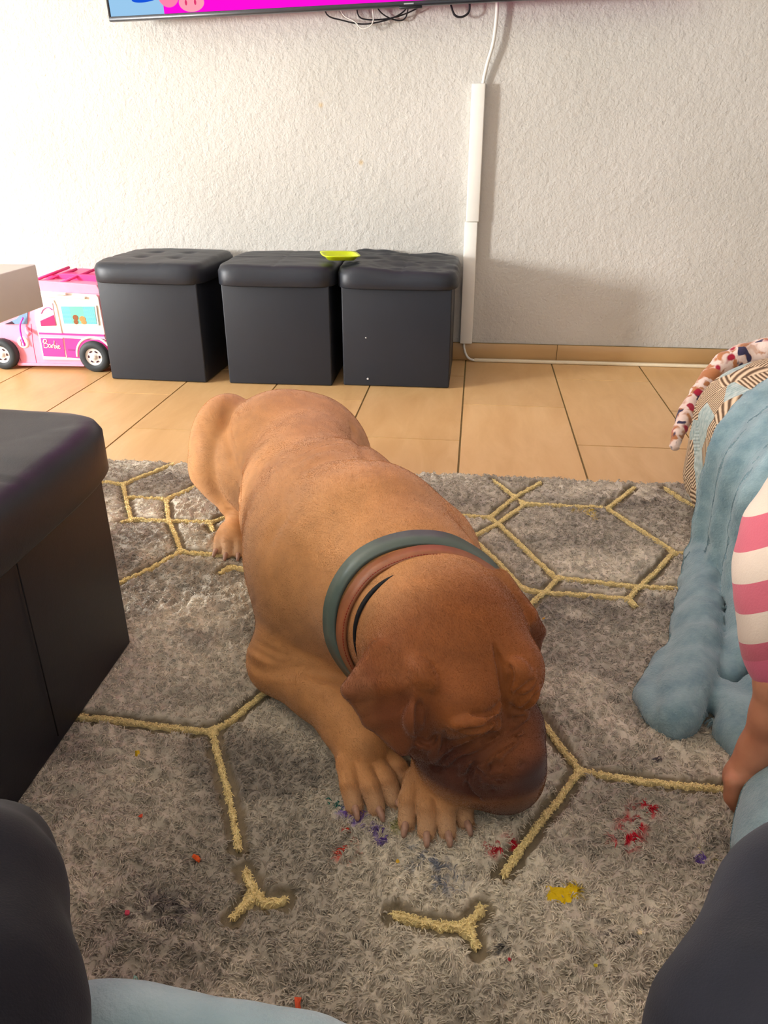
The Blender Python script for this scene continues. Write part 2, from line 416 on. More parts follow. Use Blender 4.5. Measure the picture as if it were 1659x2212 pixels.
# ================================================================== black folding ottomans
def leather(name, rgb, rough=0.42, var=0.12):
    t = NT(name); v = t.coords(); c = srgb(*rgb)
    n = t.noise(3.5, 4, 0.6, v)
    t.set(t.ramp(n.outputs[0], [(0.3, tuple(q*(1-var) for q in c[:3])), (0.7, tuple(q*(1+var) for q in c[:3]))]), rough, spec=0.36)
    vo = t.n('ShaderNodeTexVoronoi', Scale=520.0); t.l(v, vo.inputs['Vector']); wr = t.noise(38, 4, 0.6, v, 1.2)
    m = t.n('ShaderNodeMath', _operation='MULTIPLY_ADD'); t.l(vo.outputs['Distance'], m.inputs[0]); m.inputs[1].default_value = 0.25; t.l(wr.outputs[0], m.inputs[2])
    t.bump(m.outputs[0], 0.16, 0.0015)
    return t.m
M_LEATHER = leather('black_faux_leather', (33, 37, 45), 0.5)
M_LEATHER2 = leather('black_faux_leather_top', (36, 40, 48), 0.44)
M_SEAM = plain('black_thread', (26, 27, 30), 0.7, 0.3)
M_SCUFF = plain('pale_scuff', (168, 168, 168), 0.7, 0.2)
def lid_mesh(wx, wy, h, dome, dips=(), wrinkle=0.0, tilt=None, seed=0, n=56, groove=()):
    # cushion lid: superellipse sides, domed top with optional tufts, folds and seam grooves; origin at the middle of its underside
    xs = np.linspace(-1, 1, n); m = int(n*wy/wx) if wy < wx else int(n*min(2.2, wy/wx)); ys = np.linspace(-1, 1, m)
    X, Y = np.meshgrid(xs, ys, indexing='ij'); e = 7.0
    # round the plan corners
    R = (np.abs(X)**e+np.abs(Y)**e)**(1/e); S = np.maximum(np.abs(X), np.abs(Y)); k = np.where(R > 1e-6, S/np.maximum(R, 1e-6), 1)
    px, py = X*k*wx/2, Y*k*wy/2
    edge = np.minimum(1, (1-S)*min(wx, wy)/2/0.022); rnd = np.sqrt(np.clip(1-(1-edge)**2, 0, 1))
    z = h-0.020+0.020*rnd+dome*(1-np.abs(X)**2.5)*(1-np.abs(Y)**2.5)
    P2 = np.stack([px.ravel(), py.ravel()], 1)
    if wrinkle: z += wrinkle*rnd*fbm(P2*np.array([1, 2.2]), 9, 3, seed).reshape(z.shape)
    for (gx, gy) in groove:
        if gx is not None: z -= 0.003*np.exp(-((px-gx)/0.004)**2)*edge
        if gy is not None: z -= 0.003*np.exp(-((py-gy)/0.004)**2)*edge
    for dx, dy, dd, dw in dips: z -= dd*np.exp(-((px-dx)**2+(py-dy)**2)/dw**2)*edge
    if tilt is not None: z += tilt[0]*(px/wx)+tilt[1]*(py/wy)+(tilt[2]*np.clip(-px/wx, 0, 1)*np.clip(py/wy+0.1, 0, 1) if len(tilt) > 2 else 0)
    top = np.stack([px, py, z], -1).reshape(-1, 3); V = [top]; F = []
    idx = np.arange(n*m).reshape(n, m)
    F += [tuple(q) for q in np.stack([idx[:-1, :-1], idx[1:, :-1], idx[1:, 1:], idx[:-1, 1:]], -1).reshape(-1, 4)]
    loop = list(idx[:, 0])+list(idx[-1, 1:])+list(idx[-2::-1, -1])+list(idx[0, -2:0:-1])
    prev = loop; base = n*m
    for lev in (0.5, 0.08, 0.0):
        r = top[loop].copy(); r[:, 2] = lev*(r[:, 2]); r[:, :2] *= (1.0 if lev > 0.05 else 0.985)
        V.append(r); cur = list(range(base, base+len(loop))); base += len(loop)
        for i in range(len(loop)): j = (i+1) % len(loop); F.append((prev[i], cur[i], cur[j], prev[j]))
        prev = cur
    V.append(np.array([[0, 0, 0.0]])); c = base
    V = np.vstack(V); me = bpy.data.meshes.new('lid')
    me.from_pydata([tuple(v) for v in V], [], [tuple(int(q) for q in f) for f in F]+[(prev[i], c, prev[(i+1) % len(prev)]) for i in range(len(prev))]); me.update()
    bm = bmesh.new(); bm.from_mesh(me); bmesh.ops.recalc_face_normals(bm, faces=bm.faces); bm.to_mesh(me); bm.free()
    return me
def ottoman(x0, x1, y0, y1, hb, lidh, rz, label, **kw):
    cx, cy = (x0+x1)/2, (y0+y1)/2; wx, wy = x1-x0, y1-y0
    o = empty('storage_ottoman', (cx, cy, 0), rz)
    box('body', (-wx/2, wx/2, -wy/2, wy/2, 0.002, hb), M_LEATHER, o, 0.0045, 3)
    lid = link('lid', lid_mesh(wx+kw.get('over', 0.036), wy+kw.get('over', 0.036), lidh, kw.get('dome', 0.008), kw.get('dips', ()), kw.get('wrinkle', 0.0), kw.get('tilt'), kw.get('seed', 0), groove=kw.get('groove', ())), M_LEATHER2, o, True)
    lid.location = (kw.get('lx', 0), kw.get('ly', 0), hb-0.010); lid.rotation_euler = (0, 0, kw.get('lrz', 0))
    tag(o, label, 'ottoman', 'row of black ottomans by the wall' if kw.get('row') else None)
    return o, lid
tufts = [(dx, dy, 0.010, 0.022) for dx in (-0.06, 0.06) for dy in (-0.06, 0.06)]
o1, l1 = ottoman(-1.238, -0.893, 2.495, 2.865, 0.340, 0.064, math.radians(-2), 'tufted black ottoman with four button dimples standing beside the pink toy camper', dips=tufts+[(0.06, -0.19, 0.004, 0.006), (-0.06, -0.19, 0.004, 0.006)], dome=0.006, wrinkle=0.002, row=True, seed=4)
for dx, dy, _, _ in tufts:
    b = lathe('button', [(0.0001, 0.004), (0.005, 0.0035), (0.008, 0.001), (0.0085, -0.003)], M_LEATHER2, l1, 16); b.location = (dx, dy, 0.0575)
o2, l2 = ottoman(-0.822, -0.466, 2.495, 2.862, 0.338, 0.064, math.radians(1.0), 'black ottoman with a flat seamed lid in the middle of the wall row', groove=[(0.0, 0.0)], dome=0.004, wrinkle=0.002, row=True, seed=8)
o3, l3 = ottoman(-0.426, -0.068, 2.512, 2.872, 0.333, 0.062, 0.0, 'black ottoman with a creased crooked lid standing beside the white cable duct', groove=[(0.02, 0.0)], dome=0.004, wrinkle=0.007, tilt=(-0.012, 0.012, 0.045), row=True, seed=12)
for (lx, ly, lz, r) in ((-0.095, -0.1815, 0.026, 0.004), (-0.10, -0.1815, 0.165, 0.0028)):
    s = lathe('scuff', [(0.0001, 0.0012), (r*0.7, 0.001), (r, 0.0)], M_SCUFF, o3, 12, 'Y'); s.location = (lx, ly+0.0012, lz)
def seam(parent, pts, r=0.0009):
    return tube('seam', pts, r, M_SEAM, parent, 5, 16, False)
# near bench ottoman on the rug, long side running towards the wall
NB = onz(290, 1400)
o4, l4 = ottoman(NB[0]-0.38, NB[0]-0.004, NB[1]-0.72, NB[1], 0.322, 0.080, 0.0, 'long black bench ottoman standing on the rug in front of the white table', over=0.062, lx=0.004, ly=0.004, groove=[(0.0, -0.12), (None, 0.12)], dome=0.012, wrinkle=0.0015, seed=3)
o4.location.z = 0.0085
for ly in (-0.12, 0.12):
    seam(o4, [(0.1905, ly, 0.02), (0.1905, ly, 0.30)])
# ================================================================== lime plate across two lids
t = NT('lime_plastic'); t.set(srgb(206, 226, 20), 0.35, spec=0.5); t.b.inputs['Subsurface Weight'].default_value = 0.1; t.b.inputs['Subsurface Radius'].default_value = (0.01, 0.01, 0.004)
def plate():
    n = 48; prof = [(0.0, 0.004), (0.55, 0.004), (0.72, 0.005), (0.86, 0.014), (1.0, 0.017), (1.0, 0.0145), (0.86, 0.011), (0.72, 0.001), (0.0, 0.0)]; V = []; F = []
    for r, h in prof:
        for j in range(n):
            a = 2*math.pi*j/n; e = 5.0; ca, sa = math.cos(a), math.sin(a); k = (abs(ca)**e+abs(sa)**e)**(-1/e); V.append((0.062*r*k*ca, 0.062*r*k*sa, h))
    for i in range(len(prof)-1):
        for j in range(n): k = (j+1) % n; F.append((i*n+j, i*n+k, (i+1)*n+k, (i+1)*n+j))
    o = np_obj('plate', V, F, t.m); return o
pl = tag(plate(), 'lime green square plastic plate bridging two black ottoman lids', 'plate')
pl.location = (-0.442, 2.60, 0.402); pl.rotation_euler = (0.02, 0.03, math.radians(18))
# ================================================================== television
TV = empty('television', (0.0, 2.80, 1.13)); tag(TV, 'flat television showing a magenta cartoon picture on the white wall', 'television')
TV.rotation_euler = (0, math.radians(-1.55), 0)
M_TV = plain('black_tv_plastic', (28, 29, 32), 0.4, 0.4); M_BEZ = plain('dark_bezel', (38, 40, 46), 0.3, 0.5)
TX0, TX1, TH = -1.205, 0.62, 0.86
box('back_shell', (TX0+0.02, TX1-0.02, 0.0, 0.06, 0.03, TH-0.03), M_TV, TV, 0.006)
for b in ((TX0, TX1, -0.012, 0.012, 0.0, 0.013), (TX0, TX1, -0.012, 0.012, TH-0.008, TH), (TX0, TX0+0.007, -0.012, 0.012, 0.013, TH-0.008), (TX1-0.007, TX1, -0.012, 0.012, 0.013, TH-0.008)): box('bezel', b, M_BEZ, TV, 0.001, 1)
box('infrared_window', (-0.27, -0.20, -0.008, 0.006, -0.006, 0.001), M_TV, TV, 0.001, 1)
M_LOGO = plain('silver_print', (150, 152, 156), 0.3, 0.6); box('badge', (-0.255, -0.225, -0.0128, -0.0118, 0.004, 0.0075), M_LOGO, TV)
def screen_mat():
    t = NT('lit_screen'); v = t.coords(); sx = t.n('ShaderNodeSeparateXYZ'); t.l(v, sx.inputs[0])
    def edist(cx, cz, rx, rz, rot=0.0, soft=0.06):
        mp = t.n('ShaderNodeMapping', _vector_type='TEXTURE', Location=(cx, 0, cz), Rotation=(0, rot, 0), Scale=(rx, 1, rz)); t.l(v, mp.inputs[0])
        d = t.n('ShaderNodeVectorMath', _operation='LENGTH'); fl = t.n('ShaderNodeVectorMath', _operation='MULTIPLY'); t.l(mp.outputs[0], fl.inputs[0]); fl.inputs[1].default_value = (1, 0, 1)
        t.l(fl.outputs[0], d.inputs[0]); return t.ramp(d.outputs['Value'], [(0.0, (1, 1, 1)), (1-soft if 1-soft < 1 else 0.99, (1, 1, 1)), (1.0, (0, 0, 0))])
    c = srgb(255, 20, 215)
    g = t.ramp(sx.outputs[0], [(0.0, (0, 0, 0)), (1.0, (1, 1, 1))])
    col = t.mix(g, srgb(255, 14, 214), srgb(244, 20, 190))
    # pale blue corner left of a round magenta shape
    k = edist(-0.62, 0.42, 0.545, 0.52, 0, 0.01); col = t.mix(k, srgb(150, 196, 232), col)
    # everything to the right stays magenta
    st = t.ramp(sx.outputs[0], [(0.0, (0, 0, 0)), (0.01, (1, 1, 1))]); mth = t.n('ShaderNodeMath', _operation='GREATER_THAN'); t.l(sx.outputs[0], mth.inputs[0]); mth.inputs[1].default_value = -1.02; col = t.mix(mth.outputs[0], col, srgb(255, 14, 214))
    col = t.mix(edist(-0.30, 0.10, 0.16, 0.05, 0, 0.8), col, srgb(255, 20, 90))
    col = t.mix(edist(-1.075, 0.058, 0.048, 0.011, math.radians(-5), 0.05), col, srgb(24, 84, 214))
    col = t.mix(edist(-1.0, 0.065, 0.036, 0.036, math.radians(20), 0.05), col, srgb(255, 130, 170))
    col = t.mix(edist(-0.925, 0.075, 0.045, 0.050, 0, 0.05), col, srgb(40, 214, 60))
    col = t.mix(edist(-0.927, 0.040, 0.042, 0.026, 0, 0.05), col, srgb(255, 158, 176))
    for dx in (-0.945, -0.915): col = t.mix(edist(dx, 0.04, 0.004, 0.008, 0, 0.1), col, srgb(220, 60, 110))
    em = t.n('ShaderNodeEmission', Strength=1.0); t.l(col, em.inputs[0]); em.inputs[1].default_value = 1.0
    t.l(em.outputs[0], t.t.nodes['Material Output'].inputs[0]); return t.m
sc_ = box('screen', (TX0+0.007, TX1-0.007, -0.008, -0.0, 0.013, TH-0.008), screen_mat(), TV)
box('wall_mount', (-0.45, -0.10, 0.055, 0.0995, 0.25, 0.6), M_TV, TV, 0.004)
# cables dangling under it
M_CBL = plain('black_cable', (30, 30, 33), 0.5, 0.3); M_WCB = plain('white_cable', (226, 224, 216), 0.45, 0.4)
def hang(pts, r, mat, label, Y=2.87, name='cable'):
    return tag(tube(name, [ony(x, y, Y+dy) for x, y, dy in pts], r, mat, None, 8, 40), label, 'cable')
hang([(700, -14, 0), (705, 30, 0), (740, 44, 0), (790, 52, 0), (850, 38, 0), (880, 14, 0), (872, -18, 0)], 0.0022, M_CBL, 'black cable sagging in the longest loop under the television')
hang([(775, -16, .006), (772, 28, .006), (790, 42, .006), (840, 40, .006), (885, 26, .006), (915, 6, .006), (920, -20, .006)], 0.0022, M_CBL, 'black cable curving in a shallow bow under the television edge')
hang([(800, -18, .012), (822, 26, .012), (858, 44, .012), (878, 34, .012), (884, -16, .012)], 0.002, M_CBL, 'short black cable bent into a narrow hook under the television')
hang([(725, -14, -.006), (740, 30, -.006), (765, 46, -.006), (784, 62, -.006), (806, 46, -.006), (800, -14, -.006)], 0.002, M_WCB, 'thin white cable looped among the black cables under the television')
hang([(968, -20, 0), (976, 18, 0), (984, 34, 0), (1000, 36, 0), (1014, 22, 0), (1012, -18, 0)], 0.0032, M_CBL, 'thick black plug lead bunched under the television beside the white cord')
tag(tube('power_cord', [ony(1072, -30, 2.875), ony(1074, 20, 2.875), ony(1066, 90, 2.878), ony(1052, 140, 2.882), ony(1043, 185, 2.888), ony(1042, 215, 2.888)], 0.006, M_WCB, None, 10, 30), 'white cord running from the television down into the wall duct', 'cord')
# ================================================================== cable duct and floor channel
M_DUCT = plain('white_pvc', (233, 231, 224), 0.42, 0.4, 0.015)
dtop = ony(1033, 180, 2.87)[2]; djo = ony(1022, 480, 2.87)[2]
dk = tag(empty('cable_duct', (0, 0, 0)), 'white plastic cable duct running down the wall beside the ottomans', 'cable duct')
xa = ony(1019, 180, 2.868)[0]; xb = xa+0.045
box('duct_section', (xa, xb, 2.868, 2.8995, djo+0.0008, dtop), M_DUCT, dk, 0.003); box('duct_section', (xa-0.004, xb-0.004, 2.868, 2.8995, 0.068, djo), M_DUCT, dk, 0.003)
M_CHAN = plain('cream_pvc', (232, 220, 192), 0.42, 0.4, 0.02)
ch = tag(box('floor_channel', (0.012, 1.6, 2.868, 2.887, 0.0005, 0.012), M_CHAN, None, 0.004, 3), 'cream cable channel along the foot of the tiled baseboard', 'cable channel')
tag(tube('cord', [(-0.026, 2.884, 0.09), (-0.026, 2.88, 0.05), (-0.012, 2.872, 0.018), (0.010, 2.872, 0.007), (0.03, 2.876, 0.006)], 0.0042, M_WCB, None, 8, 20), 'short white cord curving from the wall duct into the floor channel', 'cord')
# ================================================================== white table, only its end in view
M_TAB = plain('white_lacquer', (226, 222, 212), 0.38, 0.4, 0.015)
tp = depth(77, 571, 1.62); tb = depth(80, 671, 1.62)
tx, ty, tz1, tz0 = tp[0], tp[1], tp[2], tb[2]
tab = tag(empty('side_table', (tx-0.3, ty-0.35, 0)), 'white lacquered table with a thick top standing behind the bench ottoman', 'table')
box('table_top', (-0.3, 0.3, -0.35, 0.35, tz0, tz1-0.0), M_TAB, tab, 0.002, 2)
box('inset_panel', (-0.26, 0.225, -0.31, 0.325, tz1-0.001, tz1+0.0015), M_TAB, tab, 0.001, 1)
for sx in (-0.265, -0.09):
    for sy in (-0.25, 0.12): box('leg', (sx-0.025, sx+0.025, sy-0.025, sy+0.025, 0.0, tz0), M_TAB, tab, 0.003)
# ================================================================== pink toy camper van
CY = 2.60
def cq(x, y): p = ony(x, y, CY); return (p[0], p[2])
cb = cq(120, 792)
van = tag(empty('toy_camper', (cb[0], CY, 0)), 'pink and white toy camper van parked by the wall beside the tufted ottoman', 'toy')
def cl(x, y): p = cq(x, y); return (p[0]-cb[0], max(p[1], 0.004))
M_PINK = plain('light_pink_plastic', (255, 158, 186), 0.35, 0.5, 0.03); M_HOT = plain('hot_pink_plastic', (238, 62, 138), 0.35, 0.5, 0.03)
M_MAG = plain('magenta_print', (222, 62, 152), 0.4, 0.4, 0.03); M_VW = plain('warm_white_plastic', (246, 232, 222), 0.4, 0.4, 0.02); M_LIL = plain('lilac_print', (206, 170, 206), 0.4, 0.4, 0.03)
M_TYRE = plain('grey_black_tyre', (46, 52, 56), 0.6, 0.4); M_RIM = plain('silver_white_plastic', (218, 212, 208), 0.35, 0.5); M_DKP = plain('deep_pink_plastic', (186, 40, 108), 0.4, 0.4)
M_PUR = plain('purple_ribbon', (196, 60, 214), 0.4, 0.4); M_DARK = plain('dark_gap', (70, 40, 56), 0.6, 0.2)
D0, D1 = 0.0, 0.20
# body silhouette seen from the side: bonnet, windscreen, tall box
out = [cl(x, y) for x, y in [(-70, 780), (-72, 730), (-60, 706), (-10, 698), (20, 700), (36, 690), (52, 668), (70, 634), (76, 622), (215, 632), (222, 640), (260, 780), (255, 790), (40, 788)]]
prism('body', out, D0+0.004, D1, M_PINK, van, 0.003)
rf = prism('roof', [cl(x, y) for x, y in [(58, 632), (64, 612), (78, 606), (208, 616), (220, 636)]], D0+0.002, D1, M_PINK, van, 0.003)
for a, b in (((78, 604), (115, 596)), ((128, 612), (175, 600)), ((85, 611), (132, 600))):
    p, q = cl(*a), cl(*b)
    V, F = tube_vf([(p[0], D0+0.01, p[1]), (q[0], D0+0.12, q[1]+0.012)], 0.005, 6); me = bpy.data.meshes.new('roof_rail'); me.from_pydata([tuple(v) for v in V], [], [tuple(dict.fromkeys(f)) for f in F]); link('roof_rail', me, M_HOT, rf, True)
prism('roof_deck', [cl(x, y) for x, y in [(70, 612), (78, 600), (120, 597), (205, 602), (210, 616)]], D0+0.06, D1-0.01, M_HOT, van, 0.002)
# white side shell with openings laid as raised panels
prism('side_shell', [cl(x, y) for x, y in [(74, 632), (80, 628), (208, 637), (213, 642), (240, 788), (183, 786), (182, 778), (95, 776), (80, 690)]], D0-0.004, D0+0.006, M_VW, van, 0.0015)
prism('awning_bar', [cl(x, y) for x, y in [(81, 633), (187, 640), (187, 645), (82, 639)]], D0-0.014, D0-0.002, M_VW, van, 0.0015)
prism('latch', [cl(x, y) for x, y in [(124, 630), (147, 631), (147, 636), (124, 635)]], D0-0.018, D0-0.006, M_VW, van, 0.001)
dr = prism('door', [cl(x, y) for x, y in [(77, 647), (118, 648), (124, 662), (147, 772), (95, 770), (78, 690)]], D0-0.0075, D0-0.003, M_VW, van, 0.001)
win = prism('door_window', [cl(x, y) for x, y in [(80, 653), (116, 654), (124, 702), (91, 703)]], D0-0.0095, D0-0.006, plain('pale_pink_film', (240, 186, 220), 0.25, 0.5), dr, 0.0006)
prism('seat_back', [cl(x, y) for x, y in [(90, 692), (119, 679), (124, 702), (92, 703)]], D0-0.0105, D0-0.008, M_DKP, win, 0.0005)
tube('arch_print', [(cl(x, y)[0], D0-0.0105, cl(x, y)[1]) for x, y in [(92, 676), (97, 667), (107, 663), (116, 668)]], 0.0014, plain('rose_print', (236, 120, 180), 0.4, 0.4), win, 6, 12)
wn = prism('side_window', [cl(x, y) for x, y in [(131, 658), (210, 659), (216, 702), (139, 701)]], D0-0.0085, D0-0.002, M_VW, van, 0.001)
def plaid():
    t = NT('window_picture'); v = t.coords(); s = t.n('ShaderNodeSeparateXYZ'); t.l(v, s.inputs[0])
    mp = t.n('ShaderNodeMapping', Scale=(900, 1, 420)); t.l(v, mp.inputs[0])
    w1_ = t.n('ShaderNodeTexWave', Scale=0.11, _bands_direction='X'); w2_ = t.n('ShaderNodeTexWave', Scale=0.16, _bands_direction='Z'); t.l(mp.outputs[0], w1_.inputs[0]); t.l(mp.outputs[0], w2_.inputs[0])
    c = t.mix(w1_.outputs[0], srgb(70, 150, 190), srgb(110, 205, 205)); c = t.mix(t.mix(1.0, w2_.outputs[0], (0.5, 0.5, 0.5, 1), 'MULTIPLY'), c, srgb(150, 215, 190))
    a, b = cl(156, 680)[0], cl(184, 680)[0]
    g = t.n('ShaderNodeMath', _operation='COMPARE'); t.l(s.outputs[0], g.inputs[0]); g.inputs[1].default_value = (a+b)/2; g.inputs[2].default_value = (b-a)/2
    t.set(t.mix(g.outputs[0], c, srgb(112, 205, 180)), 0.3); return t.m
prism('window_picture', [cl(x, y) for x, y in [(134, 661), (206, 661), (212, 699), (141, 698)]], D0-0.0095, D0-0.006, plaid(), wn)
M_PUP = plain('brown_print', (140, 84, 50), 0.5, 0.3, 0.3, 400); M_PUP2 = plain('light_brown_print', (196, 140, 84), 0.5, 0.3, 0.3, 400)
def blob(name, x, y, rx, ry, mat, parent, yo):
    p = cl(x, y); s = 0.00172; return prism(name, [(p[0]+rx*s*math.cos(k*math.pi/7), p[1]+ry*s*math.sin(k*math.pi/7)) for k in range(14)], yo, yo+0.002, mat, parent)
blob('puppy_print', 166, 685, 6, 6, M_PUP, wn, D0-0.0102); blob('puppy_print', 167, 694, 5, 5, M_PUP, wn, D0-0.0101); blob('puppy_print', 181, 688, 7, 6, M_PUP2, wn, D0-0.0102); blob('puppy_print', 184, 695, 6, 4, M_PUP2, wn, D0-0.0101)
# stripes and lower panels
prism('stripe', [cl(x, y) for x, y in [(86, 717), (227, 722), (228, 726), (87, 721)]], D0-0.0088, D0-0.004, M_MAG, van); prism('stripe', [cl(x, y) for x, y in [(87, 721), (228, 726), (229, 731), (88, 727)]], D0-0.0084, D0-0.004, M_LIL, van)
prism('door_panel', [cl(x, y) for x, y in [(90, 729), (138, 730), (144, 770), (97, 768)]], D0-0.0092, D0-0.006, M_MAG, dr, 0.0006)
prism('rear_panel', [cl(x, y) for x, y in [(141, 730), (230, 734), (236, 757), (222, 741), (205, 736), (190, 740), (179, 752), (176, 773), (148, 771)]], D0-0.0082, D0-0.003, M_MAG, van, 0.0006)
prism('vent', [cl(x, y) for x, y in [(149, 753), (169, 754), (169, 757), (149, 756)]], D0-0.009, D0-0.007, plain('violet_print', (150, 50, 130), 0.4, 0.4), van)
# script lettering on the door
def word():
    # each stroke: points in a box 0..1 wide, 0..1 high
    S_ = [[(0.02, 0.62), (0.08, 0.95), (0.20, 0.98), (0.26, 0.82), (0.16, 0.60), (0.06, 0.52)], [(0.10, 0.98), (0.07, 0.5), (0.06, 0.06)], [(0.08, 0.52), (0.22, 0.56), (0.30, 0.36), (0.20, 0.10), (0.04, 0.08)],
          [(0.46, 0.46), (0.36, 0.48), (0.31, 0.28), (0.36, 0.12), (0.44, 0.24), (0.47, 0.46), (0.46, 0.16), (0.51, 0.14)], [(0.52, 0.46), (0.53, 0.14)], [(0.53, 0.36), (0.57, 0.48), (0.62, 0.46)],
          [(0.68, 0.92), (0.65, 0.5), (0.65, 0.14), (0.71, 0.12), (0.75, 0.28), (0.71, 0.44), (0.66, 0.36)], [(0.80, 0.44), (0.80, 0.14), (0.84, 0.14)], [(0.81, 0.58), (0.82, 0.62)],
          [(0.86, 0.28), (0.94, 0.34), (0.94, 0.44), (0.88, 0.44), (0.86, 0.24), (0.91, 0.12), (1.0, 0.20)]]
    a, b, c = cl(97, 751), cl(134, 751), cl(97, 731)
    V, F = [], []
    for st in S_:
        P = spline([(a[0]+(b[0]-a[0])*u+0.002*v, D0-0.0096, a[1]+(c[1]-a[1])*v-0.004*u) for u, v in st], 14)
        v, f = tube_vf(P, 0.00155, 6); F += [tuple(dict.fromkeys(q+len(V) for q in k)) for k in f]; V += [tuple(q) for q in v]
    me = bpy.data.meshes.new('lettering'); me.from_pydata(V, [], F); me.update(); return link('lettering', me, M_VW, dr, True)
word()
p = cl(49, 740)
bd = lathe('badge', [(0.0001, 0.004), (0.018, 0.004), (0.021, 0.003), (0.022, 0.0)], M_VW, van, 28, 'Y'); bd.location = (p[0], D0+0.0045, p[1])
V, F = [], []
for st in ([(-0.006, 0.012), (-0.007, -0.012)], [(-0.006, 0.011), (0.004, 0.010), (0.004, 0.002), (-0.006, 0.001)], [(-0.006, 0.001), (0.007, 0.0), (0.006, -0.011), (-0.007, -0.012)]):
    v, f = tube_vf(spline([(x, -0.0045, z) for x, z in st], 12), 0.0013, 6); F += [tuple(dict.fromkeys(q+len(V) for q in k)) for k in f]; V += [tuple(q) for q in v]
me = bpy.data.meshes.new('initial'); me.from_pydata(V, [], F); me.update(); link('initial', me, M_HOT, bd, True)
# cab window, wing mirror, cab door line, ribbon
prism('cab_window', [cl(x, y) for x, y in [(10, 700), (36, 688), (50, 672), (60, 668), (58, 700)]], D0-0.001, D0+0.006, plain('blue_grey_film', (120, 156, 190), 0.2, 0.5), van, 0.0006)
prism('dashboard', [cl(x, y) for x, y in [(10, 700), (26, 694), (32, 700)]], D0-0.0022, D0+0.004, M_DARK, van)
mr = tube('wing_mirror', [(cl(56, 708)[0], D0+0.006, cl(56, 708)[1]), (cl(62, 714)[0], D0-0.012, cl(62, 714)[1]), (cl(70, 720)[0], D0-0.018, cl(70, 720)[1])], np.linspace(0.005, 0.008, 8), M_PINK, van, 8, 8)
tube('cab_door_line', [(cl(x, y)[0], D0+0.0042, cl(x, y)[1]) for x, y in [(66, 700), (70, 740), (78, 786)]], 0.0012, M_DKP, van, 6, 10)
tube('wheel_arch_line', [(cl(x, y)[0], D0+0.0042, cl(x, y)[1]) for x, y in [(-20, 738), (0, 731), (20, 738), (34, 755), (44, 780)]], 0.0012, M_DKP, van, 6, 14)
P = spline([(cl(x, y)[0], D0-0.010, cl(x, y)[1]) for x, y in [(53, 685), (47, 700), (48, 718), (53, 736), (57, 746)]], 16)
tube('ribbon', P, 0.0028, M_PUR, van, 8, 16)
def wheel(x, y):
    c = cl(x, y); r = c[1]-0.001
    w = lathe('wheel', [(r*0.55, 0.018), (r*0.66, 0.021), (r*0.90, 0.020), (r, 0.014), (r, -0.012), (r*0.9, -0.016), (0.001, -0.016)], M_TYRE, van, 36, 'Y'); w.location = (c[0], D0-0.003, c[1])
    lathe('rim', [(0.0005, 0.020), (r*0.14, 0.0205), (r*0.18, 0.016), (r*0.48, 0.014), (r*0.56, 0.018), (r*0.64, 0.020), (r*0.66, 0.012)], M_RIM, w, 32, 'Y')
    for k in range(6):
        a = k*math.pi/3; pp = [(r*0.36*math.cos(a+d), -0.0165, r*0.36*math.sin(a+d)) for d in (-0.22, 0, 0.22)]
        tube('rim_slot', pp, 0.0022, M_DARK, w, 5, 6)
    return r
wheel(10, 763); rw = wheel(208, 768)
c = cl(208, 768); tube('wheel_arch', [(c[0]+rw*1.22*math.cos(a), D0-0.006, c[1]+rw*1.22*math.sin(a)) for a in np.linspace(math.pi*1.02, -0.1, 12)], 0.0052, M_VW, van, 8, 20)
prism('sill', [cl(x, y) for x, y in [(40, 783), (183, 787), (183, 791), (40, 789)]], D0-0.004, D0+0.01, M_PINK, van, 0.001)
# ================================================================== the dog
QD = globals().get('DOG_Q', 1.0)
def V3(*a): return np.array(a, float)
D = SDF(grid_axis([(-0.60, -0.30, 0.0058*QD), (-0.30, -0.12, 0.0032*QD), (-0.12, 0.14, 0.0021*QD), (0.14, 0.19, 0.005*QD)]),
        grid_axis([(0.60, 0.84, 0.0021*QD), (0.84, 1.0, 0.0034*QD), (1.0, 1.92, 0.0056*QD)]),
        grid_axis([(-0.012, 0.21, 0.0022*QD), (0.21, 0.40, 0.0038*QD)]))
# trunk
D.ell((-0.375, 1.44, 0.165), (0.135, 0.165, 0.135), k=0.03)            # pelvis
D.ell((-0.310, 1.46, 0.150), (0.105, 0.150, 0.130), k=0.05)
D.ell((-0.295, 1.27, 0.165), (0.110, 0.19, 0.135), k=0.09)             # loin
D.ell((-0.210, 1.09, 0.168), (0.138, 0.20, 0.155), k=0.09)             # rib cage
D.ell((-0.140, 0.98, 0.175), (0.138, 0.15, 0.165), k=0.06)             # chest
D.ell((-0.10, 0.94, 0.14), (0.11, 0.11, 0.13), k=0.05)                 # brisket
# shoulders
D.ell((-0.230, 0.98, 0.145), (0.070, 0.10, 0.115), k=0.05)
D.ell((-0.035, 0.995, 0.16), (0.07, 0.10, 0.110), k=0.05)
# haunches
D.ell((-0.495, 1.46, 0.170), (0.075, 0.115, 0.115), k=0.018)
D.cone((-0.50, 1.43, 0.14), (-0.465, 1.40, 0.085), 0.070, 0.045, 0.02)
D.ell((-0.268, 1.46, 0.115), (0.075, 0.13, 0.12), k=0.04)
D.cone((-0.452, 1.385, 0.075), (-0.452, 1.37, 0.04), 0.032, 0.032, 0.012)    # hock
D.chain([(-0.40, 1.58, 0.16, 0.030), (-0.44, 1.66, 0.075, 0.024), (-0.46, 1.74, 0.034, 0.020), (-0.42, 1.84, 0.028, 0.013)], 0.02)    # tail
